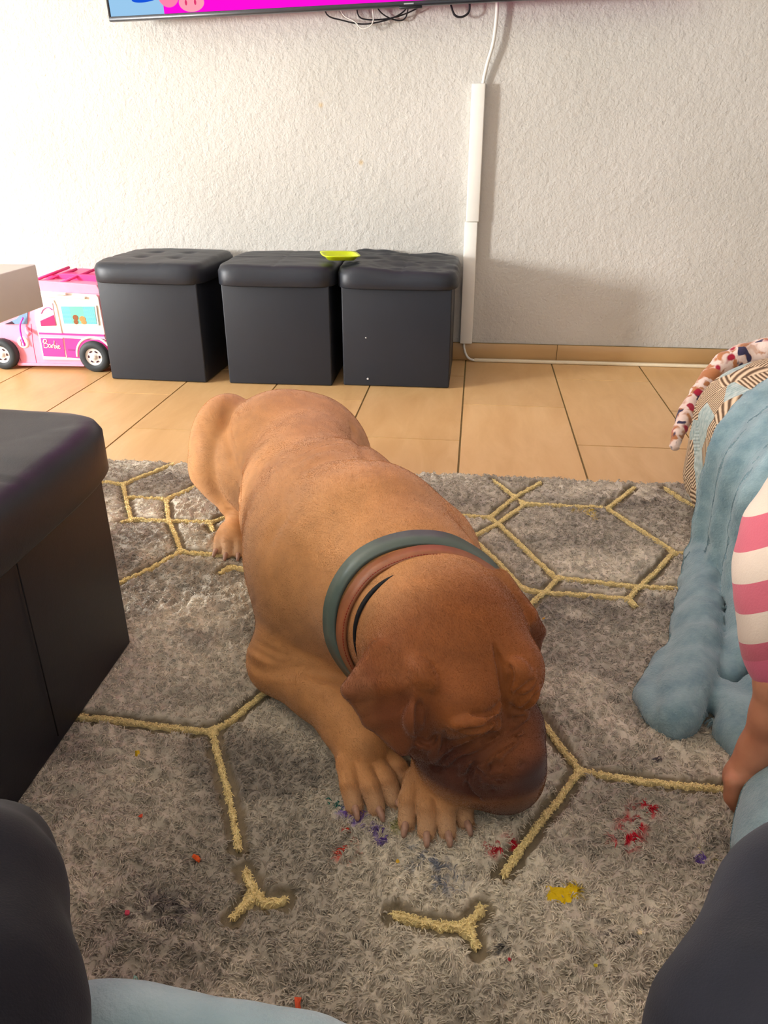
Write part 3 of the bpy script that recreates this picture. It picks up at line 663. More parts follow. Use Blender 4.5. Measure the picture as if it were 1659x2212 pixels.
# neck
NA = V3(0.48, -0.73, -0.42); NA /= np.linalg.norm(NA)
D.chain([(-0.125, 0.95, 0.225, 0.115), (-0.075, 0.87, 0.208, 0.108), (-0.028, 0.80, 0.190, 0.098)], 0.045)
D.cone((-0.04, 0.83, 0.19), (0.01, 0.76, 0.11), 0.09, 0.06, 0.05)        # throat skin
# near foreleg (the photo's left one)
D.cone((-0.230, 0.96, 0.10), (-0.255, 0.91, 0.062), 0.06, 0.050, 0.04)
D.chain([(-0.255, 0.905, 0.054, 0.049), (-0.192, 0.855, 0.052, 0.041), (-0.138, 0.795, 0.046, 0.036), (-0.113, 0.757, 0.040, 0.035)], 0.03)
# other foreleg, tucked beneath the head
D.chain([(0.0, 0.93, 0.075, 0.06), (0.015, 0.87, 0.055, 0.05), (-0.0, 0.79, 0.045, 0.038), (-0.012, 0.735, 0.038, 0.036)], 0.03)
CLAWS = []
def paw(c, d, s=1.0, spread=1.0):
    c = V3(*c, 0); d = V3(*d, 0); d /= np.linalg.norm(d); l = V3(-d[1], d[0], 0)
    for off, fw in ((-0.0375, 0.014), (-0.0130, 0.031), (0.0130, 0.031), (0.0375, 0.014)):
        o = off*s
        a = c+l*o*0.7-d*0.03*s+V3(0, 0, 0.044*s); b = c+l*o*spread+d*(fw-0.012)*s+V3(0, 0, 0.036*s); e = c+l*o*1.08*spread+d*(fw+0.008)*s+V3(0, 0, 0.0165*s)
        D.chain([(*a, 0.0150*s), (*b, 0.0140*s), (*e, 0.0128*s)], 0.003)
        dd = d*0.95+l*(0.22*np.sign(off)*(1 if abs(off) > 0.02 else 0.3)); dd /= np.linalg.norm(dd)
        p = e+dd*0.008*s
        CLAWS.append(np.array([p+V3(0, 0, 0.004*s), p+dd*0.009*s+V3(0, 0, 0.0035*s), p+dd*0.015*s+V3(0, 0, 0.0*s), p+dd*0.018*s+V3(0, 0, -0.004*s)]))
    D.ell(c-d*0.035*s+V3(0, 0, 0.03*s), (0.036*s, 0.036*s, 0.028*s), k=0.02)
paw((-0.098, 0.722), (0.55, -0.83), 0.88)
paw((-0.018, 0.692), (0.14, -1.0), 0.86)
paw((-0.452, 1.325), (0.10, -1.0), 0.9, 0.9)
D.cone((-0.452, 1.375, 0.035), (-0.452, 1.335, 0.034), 0.03, 0.032, 0.015)
# head, in its own frame: L towards the photo's left ear, F along the muzzle, U out of the brow
HF = V3(0.56, -0.52, -0.63); HF /= np.linalg.norm(HF)
HU = V3(0.25, -0.50, 0.83); HU -= HF*(HU@HF); HU /= np.linalg.norm(HU)
HL = np.cross(HU, HF); HL = -HL if HL[0] > 0 else HL
HR = np.array([HL, HF, HU]); HS = V3(-0.004, 0.755, 0.205)
def hp(a, f, u): return HS+HL*a+HF*f+HU*u
def hell(a, f, u, ra, rf, ru, k=0.02): D.ell(hp(a, f, u), (ra, rf, ru), HR, k)
hell(0, -0.01, 0.0, 0.095, 0.100, 0.086, 0.04)        # skull
hell(0.036, 0.050, 0.030, 0.048, 0.045, 0.045, 0.025); hell(-0.032, 0.050, 0.030, 0.042, 0.045, 0.045, 0.025)
hell(0.072, 0.03, -0.035, 0.046, 0.062, 0.062, 0.03); hell(-0.052, 0.03, -0.035, 0.038, 0.055, 0.060, 0.03)
hell(0, 0.105, -0.020, 0.060, 0.056, 0.052, 0.022)      # muzzle
hell(0.040, 0.104, -0.062, 0.046, 0.064, 0.070, 0.02); hell(-0.030, 0.104, -0.062, 0.042, 0.062, 0.068, 0.02)
hell(0.012, 0.108, -0.110, 0.058, 0.058, 0.036, 0.02)      # chin
hell(0, 0.146, 0.006, 0.028, 0.018, 0.022, 0.02)     # nose
# ears
def E3(x, y, z): return onz(x, y, z)
eL = [E3(815, 1405, .240), E3(925, 1470, .222), E3(757, 1490, .208), E3(800, 1555, .172), E3(870, 1618, .140), E3(888, 1540, .185)]
D.tri(eL[0], eL[1], eL[2], 0.010, 0.03); D.tri(eL[1], eL[2], eL[3], 0.0085, 0.010); D.tri(eL[1], eL[3], eL[5], 0.008, 0.008); D.tri(eL[3], eL[4], eL[5], 0.0075, 0.008)
D.chain([(*E3(905, 1470, .228), .009), (*E3(910, 1510, .207), .007), (*E3(894, 1560, .177), .006), (*E3(880, 1602, .150), .005)], 0.016)
eR = [E3(1085, 1250, .27), E3(1140, 1330, .235), E3(1162, 1365, .20), E3(1150, 1420, .16), E3(1120, 1300, .22)]
D.tri(eR[0], eR[1], eR[4], 0.010, 0.02); D.tri(eR[1], eR[2], eR[4], 0.009, 0.012); D.tri(eR[1], eR[2], eR[3], 0.008, 0.01)
# creases and folds of the skin
def c2(x, y): return (700+x*0.3255, 1120+y*0.3255)
def c1(x, y): return (380+x*0.5184, 820+y*0.5184)
BASE_F = D.f.copy()
def crease(pts, w, amp, conv=c2, n=14):
    P = S0.hits(spline([conv(*p) for p in pts], n))
    if len(P) > 1: D.stroke(np.array(P), w, amp)
S0 = SDF(*D.ax); S0.f = BASE_F
def carve(pts, r, sink=0.0015, k=0.004, n=16, conv=c2):
    P = S0.hits(spline([conv(*p) for p in pts], n))
    if len(P) < 2: return
    P = np.array(P, np.float32); d = P-CAMP; d /= np.linalg.norm(d, axis=1)[:, None]; P = (P+d*sink).astype(np.float32); m_ = r+k+0.008
    sl, Q = D.sub(P.min(0)-m_, P.max(0)+m_); best = np.full(Q.shape[:-1], 1.0, np.float32); nn_ = len(P)-1
    for i in range(nn_):
        e = P[i+1]-P[i]; v = Q-P[i]; t_ = np.clip(v@e/(e@e+1e-12), 0, 1); g = (i+t_)/nn_
        best = np.minimum(best, np.linalg.norm(v-t_[..., None]*e, axis=-1)-r*np.minimum(1, np.minimum(g, 1-g)*4+0.2))
    f = -D.f[sl]; h = np.maximum(k-np.abs(f-best), 0)/k; D.f[sl] = -(np.minimum(f, best)-h*h*h*k/6)
def ridge(pts, r0, r1=None, sink=0.002, k=0.006, n=12, conv=c2):
    P = S0.hits(spline([conv(*p) for p in pts], n))
    if len(P) < 2: return
    P = np.array(P); d = P-CAMP; d /= np.linalg.norm(d, axis=1)[:, None]; P = P+d*sink; m = len(P)
    t_ = np.sin(np.linspace(0.25, math.pi-0.25, m)); D.chain([(*p, 1.14*r0*q) for p, q in zip(P, t_)], k)
CHIN = E3(1085, 1682, 0.066); D.ell(CHIN, (.046, .036, .042), k=0.02)
D.ell(E3(1084, 1655, 0.090), (.051, .044, .054), k=0.02)
D.ell(S0.hit(*c2(1130, 1680))+V3(0, 0.018, 0), (.036, .030, .034), k=0.008); S0.f = D.f.copy()
ridge([(790, 1635), (900, 1570), (1000, 1530), (1090, 1485), (1190, 1425)], .0098, sink=.0005, k=.004)
ridge([(900, 1690), (990, 1610), (1090, 1558), (1190, 1498), (1310, 1430)], .0100, sink=.0005, k=.004)
ridge([(720, 1560), (800, 1520), (900, 1475), (1010, 1440), (1120, 1415)], .0085, sink=.001, k=.004)
ridge([(840, 1370), (960, 1358), (1060, 1340), (1150, 1285)], .0105, sink=.0005, k=.006)
ridge([(1100, 1378), (1150, 1350)], .0060, sink=0)
ridge([(690, 1620), (735, 1530), (760, 1440)], .0085); ridge([(630, 1480), (700, 1500)], .007)
ridge([(1270, 1250), (1330, 1200), (1410, 1110)], .0090); ridge([(1250, 1130), (1310, 1100), (1390, 1020)], .0085)
ridge([(1250, 1300), (1340, 1290)], .007); ridge([(1240, 950), (1290, 1010), (1330, 1080)], .010)
ridge([(600, 940), (660, 1040), (730, 1110)], .006, sink=0.003, k=.014); ridge([(610, 1230), (590, 1330), (590, 1430)], .008, k=.008)
S0.f = D.f.copy()
FACE = [
 ([(1120, 830), (1165, 960), (1185, 1100), (1200, 1250), (1215, 1340)], .0046, .0090),
 ([(1190, 960), (1245, 1020), (1225, 1120), (1215, 1200)], .0030, .0050),
 ([(1258, 1180), (1290, 1150), (1400, 1065)], .0028, .0065),
 ([(1235, 1230), (1290, 1275), (1360, 1235), (1430, 1140)], .0030, .0070),
 ([(960, 1300), (1080, 1295), (1150, 1250), (1195, 1170)], .0032, .0070),
 ([(850, 1415), (960, 1405), (1060, 1395), (1100, 1352), (1150, 1318), (1175, 1335), (1160, 1390), (1105, 1405)], .0034, .0090),
 ([(790, 1585), (900, 1525), (1000, 1478), (1110, 1438), (1190, 1380), (1225, 1310)], .0034, .0080),
 ([(830, 1655), (890, 1602), (1000, 1575), (1090, 1525), (1190, 1462), (1290, 1400), (1345, 1350)], .0034, .0085),
 ([(940, 1770), (985, 1650), (1060, 1592), (1150, 1532), (1260, 1470), (1330, 1440)], .0034, .0080),
 ([(610, 1450), (680, 1492), (725, 1465), (745, 1415)], .0034, .0080), ([(655, 1530), (680, 1620), (720, 1655), (825, 1655)], .0032, .0070),
 ([(800, 1400), (795, 1500), (765, 1565)], .0032, .0070), ([(930, 1740), (970, 1820), (1040, 1875)], .0034, .0070),
 ([(640, 1190), (632, 1280), (628, 1370), (622, 1460)], .0062, .0130), ([(1245, 1330), (1340, 1320)], .0028, .0060), ([(560, 1560), (540, 1680)], .004, .005)]
for p, w, a in FACE: carve(p, min(w*1.1, 0.0048), sink=0.0022)
rr = np.random.default_rng(5)
for i in range(26):                                   # knobbly flew
    x = 1110+rr.normal(0, 75); y = 1690+rr.normal(0, 55); t = rr.uniform(0, 3.14); l = rr.uniform(15, 35)
    crease([(x, y), (x+l*math.cos(t), y+l*math.sin(t))], .0028, rr.choice([-.003, .003]), n=5)
crease([(1302, 1628), (1316, 1650)], .0035, .006, n=4)      # nostril
BODY = [
 ([(215, 100), (208, 200), (225, 300), (252, 420), (262, 500)], .010, .010),
 ([(725, 180), (760, 270), (815, 345)], .010, .005),
 ([(300, 1105), (380, 1160), (470, 1190), (520, 1195)], .006, .006),
 ([(290, 1150), (340, 1205), (450, 1212), (560, 1216), (690, 1260)], .008, .010),
 ([(310, 1080), (400, 1130), (470, 1160)], .005, .003),
 ([(205, 522), (235, 530), (262, 528)], .005, .005), ([(206, 540), (235, 548), (262, 545)], .004, .004),
 ([(480, 360), (560, 310), (640, 290), (710, 295)], .009, .0025), ([(500, 320), (580, 280), (660, 262), (720, 268)], .006, .003), ([(520, 395), (600, 345), (690, 330), (750, 335)], .009, .002),
 ([(380, 700), (420, 620), (470, 560)], .012, .003)]
for p, w, a in BODY: crease(p, w, a, c1)
DV, DF = D.mesh(); DV = relax(DV, DF, 1, 0.35)
DV[:, 2] = np.maximum(DV[:, 2], 0.009); DN = normals(DV, DF)
# coat colour: tan body, red-brown head, darker mask, pale toes
def sst(x, a, b): t = np.clip((x-a)/(b-a), 0, 1); return t*t*(3-2*t)
def lin(*c): return np.array(srgb(*c)[:3])
hq = (DV-HS)@HR.T
back = (DV-V3(-0.065, 0.855, 0.205))@NA
wh = sst(back, -0.01, 0.10)*(DV[:, 2] > 0.0)
legm = sst(0.095-DV[:, 2]+0.0*back, 0, 0.02)*(DV[:, 1] < 0.92)*sst(hq[:, 1], 0.30, 0.12)
inhead = np.exp(-np.maximum(0, np.linalg.norm(hq/np.array([0.125, 0.175, 0.135]), axis=1)-1)/0.08)
wh = wh*inhead
C = np.tile(lin(198, 142, 88), (len(DV), 1))
nz = fbm(DV, 14, 3, 3)[:, None]; nz2 = fbm(DV, 60, 2, 9)[:, None]
C = C*(1+0.07*nz+0.10*nz2)
C = C*(1-wh[:, None])+lin(138, 78, 31)*wh[:, None]*(1+0.15*nz+0.1*nz2)
mask = np.maximum(sst(hq[:, 1], 0.045, 0.10)*sst(hq[:, 2], 0.055, 0.0)*inhead, np.exp(-(np.linalg.norm(DV-CHIN, axis=1)/0.056)**6))
mask = mask*(1-np.exp(-(((DV-V3(-0.02, 0.69, 0.02))/V3(0.055, 0.06, 0.035))**2).sum(1)**2))[:, None].ravel()
mask = mask[:, None]
C = C*(1-mask)+lin(88, 46, 31)*mask*(1+0.15*nz2)
nosem = np.exp(-(np.linalg.norm(DV-hp(0, 0.158, 0.006), axis=1)/0.026)**4)[:, None]; C = C*(1-nosem)+lin(66, 40, 40)*nosem
for cl in CLAWS:
    toe = np.exp(-(np.linalg.norm(DV-cl[0], axis=1)/0.022)**2)[:, None]*0.8; C = C*(1-toe)+lin(206, 168, 130)*toe
earm = np.zeros(len(DV))
for q in (eL, eR):
    for qc in q[2:]+[np.mean(q[2:], axis=0)]: earm = np.maximum(earm, np.exp(-(np.linalg.norm(DV-qc, axis=1)/0.036)**4))
earm = earm*sst(DV[:, 2], 0.085, 0.11)
C = C*(1-earm[:, None]*0.85)+lin(116, 62, 32)*earm[:, None]*0.85
C = np.clip(C, 0.004, 0.9)
def fur_mat(name, rough, bumpy):
    t = NT(name); a = t.n('ShaderNodeAttribute', _attribute_name='tint'); t.set(a.outputs['Color'], rough, spec=0.3 if bumpy else 0.22)
    t.b.inputs['Sheen Weight'].default_value = 0.2 if bumpy else 0.0
    if bumpy: t.bump(t.noise(420, 3, 0.6, t.coords()).outputs[0], 0.25, 0.0012)
    return t.m
M_FUR = fur_mat('short_tan_coat', 0.62, True); M_HAIR = fur_mat('coat_hair', 0.46, False)
dog = tag(np_obj('dog', DV, DF, M_FUR), 'large reddish-tan mastiff lying on the grey rug with its wrinkled head on its paws', 'dog')
set_color(dog.data, C)
# fur strands
rng = np.random.default_rng(11)
NF = int(globals().get('NFUR', 400000))
fc = DV[DF].mean(1); dist = np.linalg.norm(fc-CAMP, axis=1)
Pf, qf = sample_surface(DV, DF, NF, rng, weight=1/dist**1.3*(fc[:, 2] > 0.006))
Nf = DN[qf[:, 0]]; Cf = C[qf[:, 0]]; hf = (Pf-HS)@HR.T; whf = wh[qf[:, 0]][:, None]; legf = legm[qf[:, 0]][:, None]
flow = np.tile(V3(-0.30, 0.72, -0.30), (NF, 1))
flow[:, 0] += np.clip(-(Pf[:, 0]+0.18)*0, -1, 1)
flow = flow*(1-whf)-HF*whf
flow = flow*(1-legf)+V3(0.55, -0.8, -0.15)*legf
flow += 0.35*np.stack([fbm(Pf, 18, 2, 20+k) for k in range(3)], 1)
flow -= Nf*(flow*Nf).sum(1)[:, None]; flow /= np.linalg.norm(flow, axis=1)[:, None]+1e-9
nosef = nosem[qf[:, 0]][:, 0]; keep = rng.random(NF) > nosef*1.2
face = (sst(hf[:, 1], -0.02, 0.045)*inhead[qf[:, 0]])[:, None]; face = np.maximum(face, earm[qf[:, 0]][:, None]*0.8)
Lf = (0.0105*(1-whf)+0.0085*whf)*(1-0.70*face)*(1-0.3*mask[qf[:, 0]])*rng.uniform(0.7, 1.2, (NF, 1))
jit = rng.normal(0, 0.10, (NF, 3))
p1 = Pf+Lf*0.5*(flow*0.95+Nf*0.24+jit); p2 = Pf+Lf*(flow*1.0+Nf*0.17+jit*1.3)
S = np.stack([Pf-Nf*0.0004, p1, p2], 1)[keep]
lock = Pf-flow*(Pf*flow).sum(1)[:, None]*0.65
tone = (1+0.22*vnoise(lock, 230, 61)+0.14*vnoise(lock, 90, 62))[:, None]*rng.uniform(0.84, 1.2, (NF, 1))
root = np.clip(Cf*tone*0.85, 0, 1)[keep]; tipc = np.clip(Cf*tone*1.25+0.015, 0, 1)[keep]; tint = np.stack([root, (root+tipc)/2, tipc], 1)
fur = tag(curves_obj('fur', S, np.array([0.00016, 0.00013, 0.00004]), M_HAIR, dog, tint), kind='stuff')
M_CLAW = plain('horn_claw', (176, 138, 118), 0.4, 0.5, 0.12, 200)
for cl in CLAWS: tube('claw', cl, np.array([0.0046, 0.0046, 0.0042, 0.0035, 0.0020])[np.linspace(0, 4, 8).round().astype(int)], M_CLAW, dog, 8, 8)
# closed eyelid line and nose pad are sculpted; collars round the neck
CN = V3(0.48, -0.73, -0.46); CN /= np.linalg.norm(CN)
hits = [S0.hit(*p) for p in [(742, 1430), (726, 1370), (726, 1315), (748, 1255), (792, 1203), (850, 1167), (900, 1157), (948, 1164), (985, 1186)]]
hits = np.array([h for h in hits if h is not None]); cc = hits.mean(0)
_, _, vt = np.linalg.svd(hits-cc); CN = vt[2] if vt[2][1] < 0 else -vt[2]
A1 = np.cross(CN, V3(0, 0, 1)); A1 /= np.linalg.norm(A1); A2 = np.cross(A1, CN)
q2 = np.stack([(hits-cc)@A1, (hits-cc)@A2], 1); sol = np.linalg.lstsq(np.c_[2*q2, np.ones(len(q2))], (q2**2).sum(1), rcond=None)[0]
CC = cc+A1*sol[0]+A2*sol[1]; CRAD = math.sqrt(sol[2]+sol[0]**2+sol[1]**2)
print('collar', CC, CRAD, CN)
def collar(name, along, lift, width, thick, mat, label, slope=0.0):
    n = 96; ring = []
    for i in range(n):
        a = 2*math.pi*i/n; d = A1*math.cos(a)+A2*math.sin(a); c = CC+CN*along; r = 0.05
        while r < CRAD*1.12 and S0.val(c+d*r) < 0: r += 0.0012
        ring.append(min(max(r, CRAD*0.86), CRAD*1.08))
    ring = np.array(ring)
    for k in range(6): ring = (np.roll(ring, 1)+ring+np.roll(ring, -1))/3
    prof = [(-width/2, 0), (-width/2+0.001, thick), (width/2-0.001, thick), (width/2, 0)]
    V = []; F = []
    for i in range(n):
        a = 2*math.pi*i/n; d = A1*math.cos(a)+A2*math.sin(a)
        for w, h in prof: V.append(CC+CN*(along+w)+d*(ring[i]+lift+h-slope*w))
    m = len(prof)
    for i in range(n):
        for j in range(m): F.append((i*m+j, ((i+1) % n)*m+j, ((i+1) % n)*m+(j+1) % m, i*m+(j+1) % m))
    o = np_obj(name, V, F, mat, dog, True); o['label'] = label
    return o, ring
M_RUB = plain('dark_green_rubber', (88, 102, 95), 0.35, 0.5, 0.08, 20); M_LEA = plain('brown_leather', (150, 92, 60), 0.42, 0.5, 0.12, 60, 0.05); M_BLK = plain('black_webbing', (24, 25, 28), 0.7, 0.3, 0.2, 200, 0.1)
col1, ring1 = collar('collar', 0.002, 0.003, 0.017, 0.0035, M_RUB, 'dark green rubber collar', 0.75)
col2, ring2 = collar('collar', 0.020, 0.0, 0.016, 0.003, M_LEA, 'brown leather collar with red stitching', 0.55)
col3, ring3 = collar('collar', 0.035, -0.0085, 0.013, 0.003, M_BLK, 'black webbing collar')
M_RED = plain('red_thread', (150, 40, 34), 0.7, 0.2)
ths = np.linspace(0, 2*math.pi, 160, endpoint=False)
stp = np.array([CC+CN*(0.020+0.0066)+(A1*math.cos(a)+A2*math.sin(a))*(np.interp(a, np.linspace(0, 2*math.pi, 97), np.r_[ring2, ring2[0]])-0.0002) for a in ths])
sv, sf = [], []
for i in range(0, 160, 1):
    p, q = stp[i], stp[(i+1) % 160]; V, F = tube_vf([p, p+(q-p)*0.62], 0.0005, 4, False); sf += [tuple(k+len(sv) for k in f) for f in F]; sv += list(V)
np_obj('stitching', sv, sf, M_RED, col2, False)
# ================================================================== rug
RUGX0, RUGX1, RUGY0, RUGY1, PILE = -1.02, 1.25, -0.7, 1.752, 0.012
LINES = [
 [(200, 1041), (228, 1042), (266, 1046), (364, 1006), (380, 1000)], [(266, 1046), (271, 1073), (283, 1122)], [(262, 1128), (289, 1122), (364, 1125), (456, 1128), (486, 1118), (520, 1100)],
 [(273, 1074), (330, 1077), (357, 1079), (429, 1048), (460, 1030)], [(359, 1079), (364, 1122), (380, 1160), (391, 1192)], [(240, 1266), (273, 1253), (323, 1230), (391, 1192), (459, 1198), (520, 1202)],
 [(452, 1128), (461, 1148)], [(475, 1240), (497, 1225), (547, 1234), (600, 1240)],
 [(150, 1546), (195, 1551), (266, 1559), (380, 1574), (456, 1581), (494, 1562), (580, 1490), (620, 1450)], [(459, 1581), (467, 1620), (489, 1700), (501, 1752), (517, 1839)],
 [(529, 1881), (541, 1910), (549, 1931), (525, 1960), (500, 1986)], [(546, 1925), (573, 1953), (619, 1945)],
 [(848, 1976), (900, 1990), (940, 1998), (1005, 2005), (1020, 1990), (1042, 1962)], [(1005, 2005), (1020, 2025), (1032, 2052)],
 [(1130, 1500), (1150, 1530), (1200, 1600), (1252, 1665), (1205, 1730), (1150, 1800), (1085, 1893)], [(1252, 1665), (1320, 1678), (1400, 1690), (1560, 1705), (1640, 1714)],
 [(1066, 1038), (1112, 1074), (1168, 1043)], [(1112, 1074), (1059, 1118), (965, 1112), (900, 1108)], [(1059, 1118), (1074, 1130), (1197, 1246), (1218, 1250), (1381, 1268), (1479, 1273), (1560, 1280)],
 [(1121, 1080), (1135, 1089), (1298, 1097), (1312, 1099), (1370, 1054)], [(1135, 1089), (1077, 1130), (1019, 1161), (1074, 1213), (1124, 1268), (1146, 1277), (1334, 1292), (1356, 1295), (1374, 1311)],
 [(1312, 1099), (1443, 1184), (1457, 1195), (1520, 1200)], [(1450, 1199), (1414, 1239), (1381, 1268), (1356, 1295)], [(1204, 1250), (1182, 1275), (1139, 1311), (1100, 1345)], [(1435, 1054), (1457, 1069), (1500, 1095)]]
LW = []
for L in LINES:
    P = np.array([onz(x, y, 0.008)[:2] for x, y in L]); n = max(6, int(np.linalg.norm(np.diff(P, axis=0), axis=1).sum()/0.0022)); P = resample(P, n)
    LW.append(P[(P[:, 1] < RUGY1-0.003)])
def line_dist(XY):
    d2 = np.full(len(XY), 1.0)
    for P in LW:
        lo, hi = P.min(0)-0.04, P.max(0)+0.04; m = np.where((XY > lo).all(1) & (XY < hi).all(1))[0]
        if not len(m): continue
        Q = XY[m]; best = np.full(len(m), 1.0)
        for k in range(0, len(P), 2): best = np.minimum(best, ((Q-P[k])**2).sum(1))
        d2[m] = np.minimum(d2[m], best)
    return np.sqrt(d2)
rx = grid_axis([(RUGX0, -0.66, 0.010), (-0.66, 0.66, 0.0032), (0.66, RUGX1, 0.010)]); ry = grid_axis([(RUGY0, 0.36, 0.012), (0.36, 0.95, 0.0030), (0.95, RUGY1, 0.0048)])
GX, GY = np.meshgrid(rx, ry, indexing='ij'); XY = np.stack([GX.ravel(), GY.ravel()], 1)
def rug_height(XY, fine=True):
    ld = line_dist(XY); wob = 0.0025*vnoise(XY, 120, 4)
    carve = 1-np.clip((ld+wob-0.0105)/0.005, 0, 1)**2
    warp = XY+0.010*np.stack([vnoise(XY, 45, 7), vnoise(XY, 45, 8)], 1)
    h = PILE+0.0026*vnoise(warp, 26, 1)+0.0046*(1-2*np.abs(vnoise(warp, 70, 2)))+0.0020*vnoise(warp, 170, 3)-0.0015
    h = h*(1-carve)+0.0042*carve+carve*0.0003*vnoise(XY, 200, 5)
    return h, carve
RH, CARVE = rug_height(XY)
def stain(c, XY, pts, r, rgb, thr, seed):
    P = np.array([onz(x, y, 0.012)[:2] for x, y in pts]); P = resample(P, max(3, len(P)*6)) if len(P) > 1 else P; d = np.full(len(XY), 1.0)
    for p in P: d = np.minimum(d, ((XY-p)**2).sum(1))
    d = np.sqrt(d); n = vnoise(XY*np.array([1, 1.0]), 230, seed)*0.6+vnoise(XY, 90, seed+1)*0.6
    w = np.clip((1-d/r)*1.6, 0, 1)*np.clip((n-thr)*5, 0, 1); return c*(1-w[:, None])+lin(*rgb)*w[:, None]
STAINS = [([(1395, 1750), (1365, 1790), (1345, 1825)], .020, (184, 18, 44), -0.02), ([(1110, 1815), (1080, 1830), (1062, 1838)], .012, (184, 18, 44), 0.0), ([(742, 1742), (768, 1762), (790, 1782)], .015, (120, 92, 172), -0.2), ([(812, 1795), (824, 1812)], .012, (114, 88, 166), -0.15),
 ([(690, 1722), (722, 1735)], .014, (30, 110, 100), 0.1), ([(750, 1800), (745, 1850)], .016, (208, 72, 54), 0.18), ([(1240, 1105), (1270, 1105), (1288, 1118)], .012, (214, 182, 40), -0.1), ([(1530, 1853)], .012, (196, 176, 40), 0.1), ([(1515, 1862)], .010, (110, 84, 160), 0.0),
 ([(900, 1850), (960, 1900)], .03, (134, 138, 148), 0.2), ([(1200, 1930), (1235, 1925)], .014, (186, 160, 30), 0.05), ([(1075, 2045), (1080, 2050)], .012, (84, 82, 82), 0.0), ([(1420, 1640)], .016, (90, 84, 84), 0.0), ([(1310, 2010), (1340, 2030)], .022, (118, 111, 105), 0.0), ([(330, 1955), (400, 1980)], .03, (126, 119, 113), 0.0), ([(860, 1775)], .02, (150, 150, 96), 0.2)]
def rug_color(XY, carve):
    a = fbm(XY*np.array([0.75, 1.25]), 5.5, 3, 31)+0.35*fbm(XY, 26, 2, 33); b = fbm(XY, 3.2, 2, 41); w = np.clip(0.5+0.85*a+0.15, 0, 1)[:, None]
    near = 1.0
    c = lin(170, 163, 149)*(1-w)+lin(218, 209, 190)*w
    wb = np.clip(b*1.2, 0, 1)[:, None]*0.5; c = c*(1-wb)+lin(182, 174, 157)*wb
    dk = np.clip((fbm(XY*np.array([0.8, 1.2]), 9, 3, 51)-0.34)*3, 0, 1)[:, None]*0.5; c = c*(1-dk)+lin(122, 115, 108)*dk
    g = np.clip(carve*1.3, 0, 1)[:, None]; c = c*(1-g)+lin(130, 119, 97)*g*(1+0.1*vnoise(XY, 300, 9)[:, None])
    for i, (p, r, rgb, th) in enumerate(STAINS): c = stain(c, XY, p, r, rgb, th, 60+i*3)
    return np.clip(c, 0.01, 0.9)
RC = rug_color(XY, CARVE)*(1+0.12*vnoise(XY, 140, 77)[:, None])
nx_, ny_ = len(rx), len(ry); edge = np.minimum.reduce([XY[:, 0]-RUGX0, RUGX1-XY[:, 0], XY[:, 1]-RUGY0, RUGY1-XY[:, 1]]); RZt = np.where(edge < 1e-6, 0.0008, RH*np.clip(0.55+edge/0.012, 0, 1))
# the pile is pressed flat beneath whatever lies on it
def press(mask, z): RZt[mask] = np.minimum(RZt[mask], z)
b0 = DV[DV[:, 2] < 0.022][:, :2]; cell = 0.012; key = lambda P: np.round(P/cell).astype(int)
foot = set(); [foot.add((i+a, j+b)) for i, j in {tuple(k) for k in key(b0)} for a in (-1, 0, 1) for b in (-1, 0, 1)]
kk = key(XY); press(np.array([tuple(k) in foot for k in kk]), 0.0085)
press((XY[:, 0] < NB[0]+0.004) & (XY[:, 0] > NB[0]-0.39) & (XY[:, 1] < NB[1]+0.006) & (XY[:, 1] > NB[1]-0.73), 0.0105)
press((XY[:, 1] < 0.25), 0.010); press((XY[:, 0] > 0.56) & (XY[:, 1] > 1.06), 0.008)
RV = np.c_[XY, RZt]; ii = np.arange(nx_*ny_).reshape(nx_, ny_)
RF = np.stack([ii[:-1, :-1], ii[1:, :-1], ii[1:, 1:], ii[:-1, 1:]], -1).reshape(-1, 4)
t = NT('matted_grey_pile'); a = t.n('ShaderNodeAttribute', _attribute_name='tint'); t.set(a.outputs['Color'], 0.95, spec=0.1); t.b.inputs['Sheen Weight'].default_value = 0.15
nn = t.noise(330, 3, 0.65, t.coords(), 0.5); t.bump(nn.outputs[0], 0.55, 0.0022); M_PILE = t.m
rug = tag(np_obj('rug', RV, RF, M_PILE), 'worn grey rug with yellow hexagon lines and paint stains under the dog', 'rug'); set_color(rug.data, RC)
# loose yarn ends of the pile
t = NT('grey_yarn'); a = t.n('ShaderNodeAttribute', _attribute_name='tint'); t.set(a.outputs['Color'], 0.9, spec=0.1); M_YARN = t.m
rng = np.random.default_rng(21); NY = int(globals().get('NYARN', 170000))
fcx = RV[RF].mean(1); dc = np.linalg.norm(fcx-CAMP, axis=1); dirc = (fcx-CAMP)/dc[:, None]; q = np.stack([dirc@CR, dirc@CU, dirc@CF], 1)
vis = ((np.abs(q[:, 0]/q[:, 2]) < 0.55) & (np.abs(q[:, 1]/q[:, 2]) < 0.72) & (q[:, 2] > 0))*0.8+0.2*(fcx[:, 1] > 0.2)
Py, qy = sample_surface(RV, RF, NY, rng, weight=vis/dc**1.6*(1-0.985*np.clip(CARVE[RF[:, 0]]*1.5, 0, 1)))
xy = Py[:, :2]; ang = 2*math.pi*(vnoise(xy, 22, 91)+0.55*vnoise(xy, 60, 92))+rng.normal(0, 0.5, NY); L = rng.uniform(0.004, 0.0085, NY)[:, None]
dv = np.stack([np.cos(ang), np.sin(ang), np.zeros(NY)], 1); up = np.array([0, 0, 1.0])
S = np.stack([Py-up*0.001, Py+dv*L*0.45+up*L*0.38, Py+dv*L+up*L*0.16], 1)
ty = np.clip(RC[qy[:, 0]]*rng.uniform(0.72, 1.22, (NY, 1)), 0.01, 0.9)
tag(curves_obj('yarn_pile', S, np.array([0.00065, 0.00062, 0.00028]), M_YARN, rug, ty), kind='stuff')
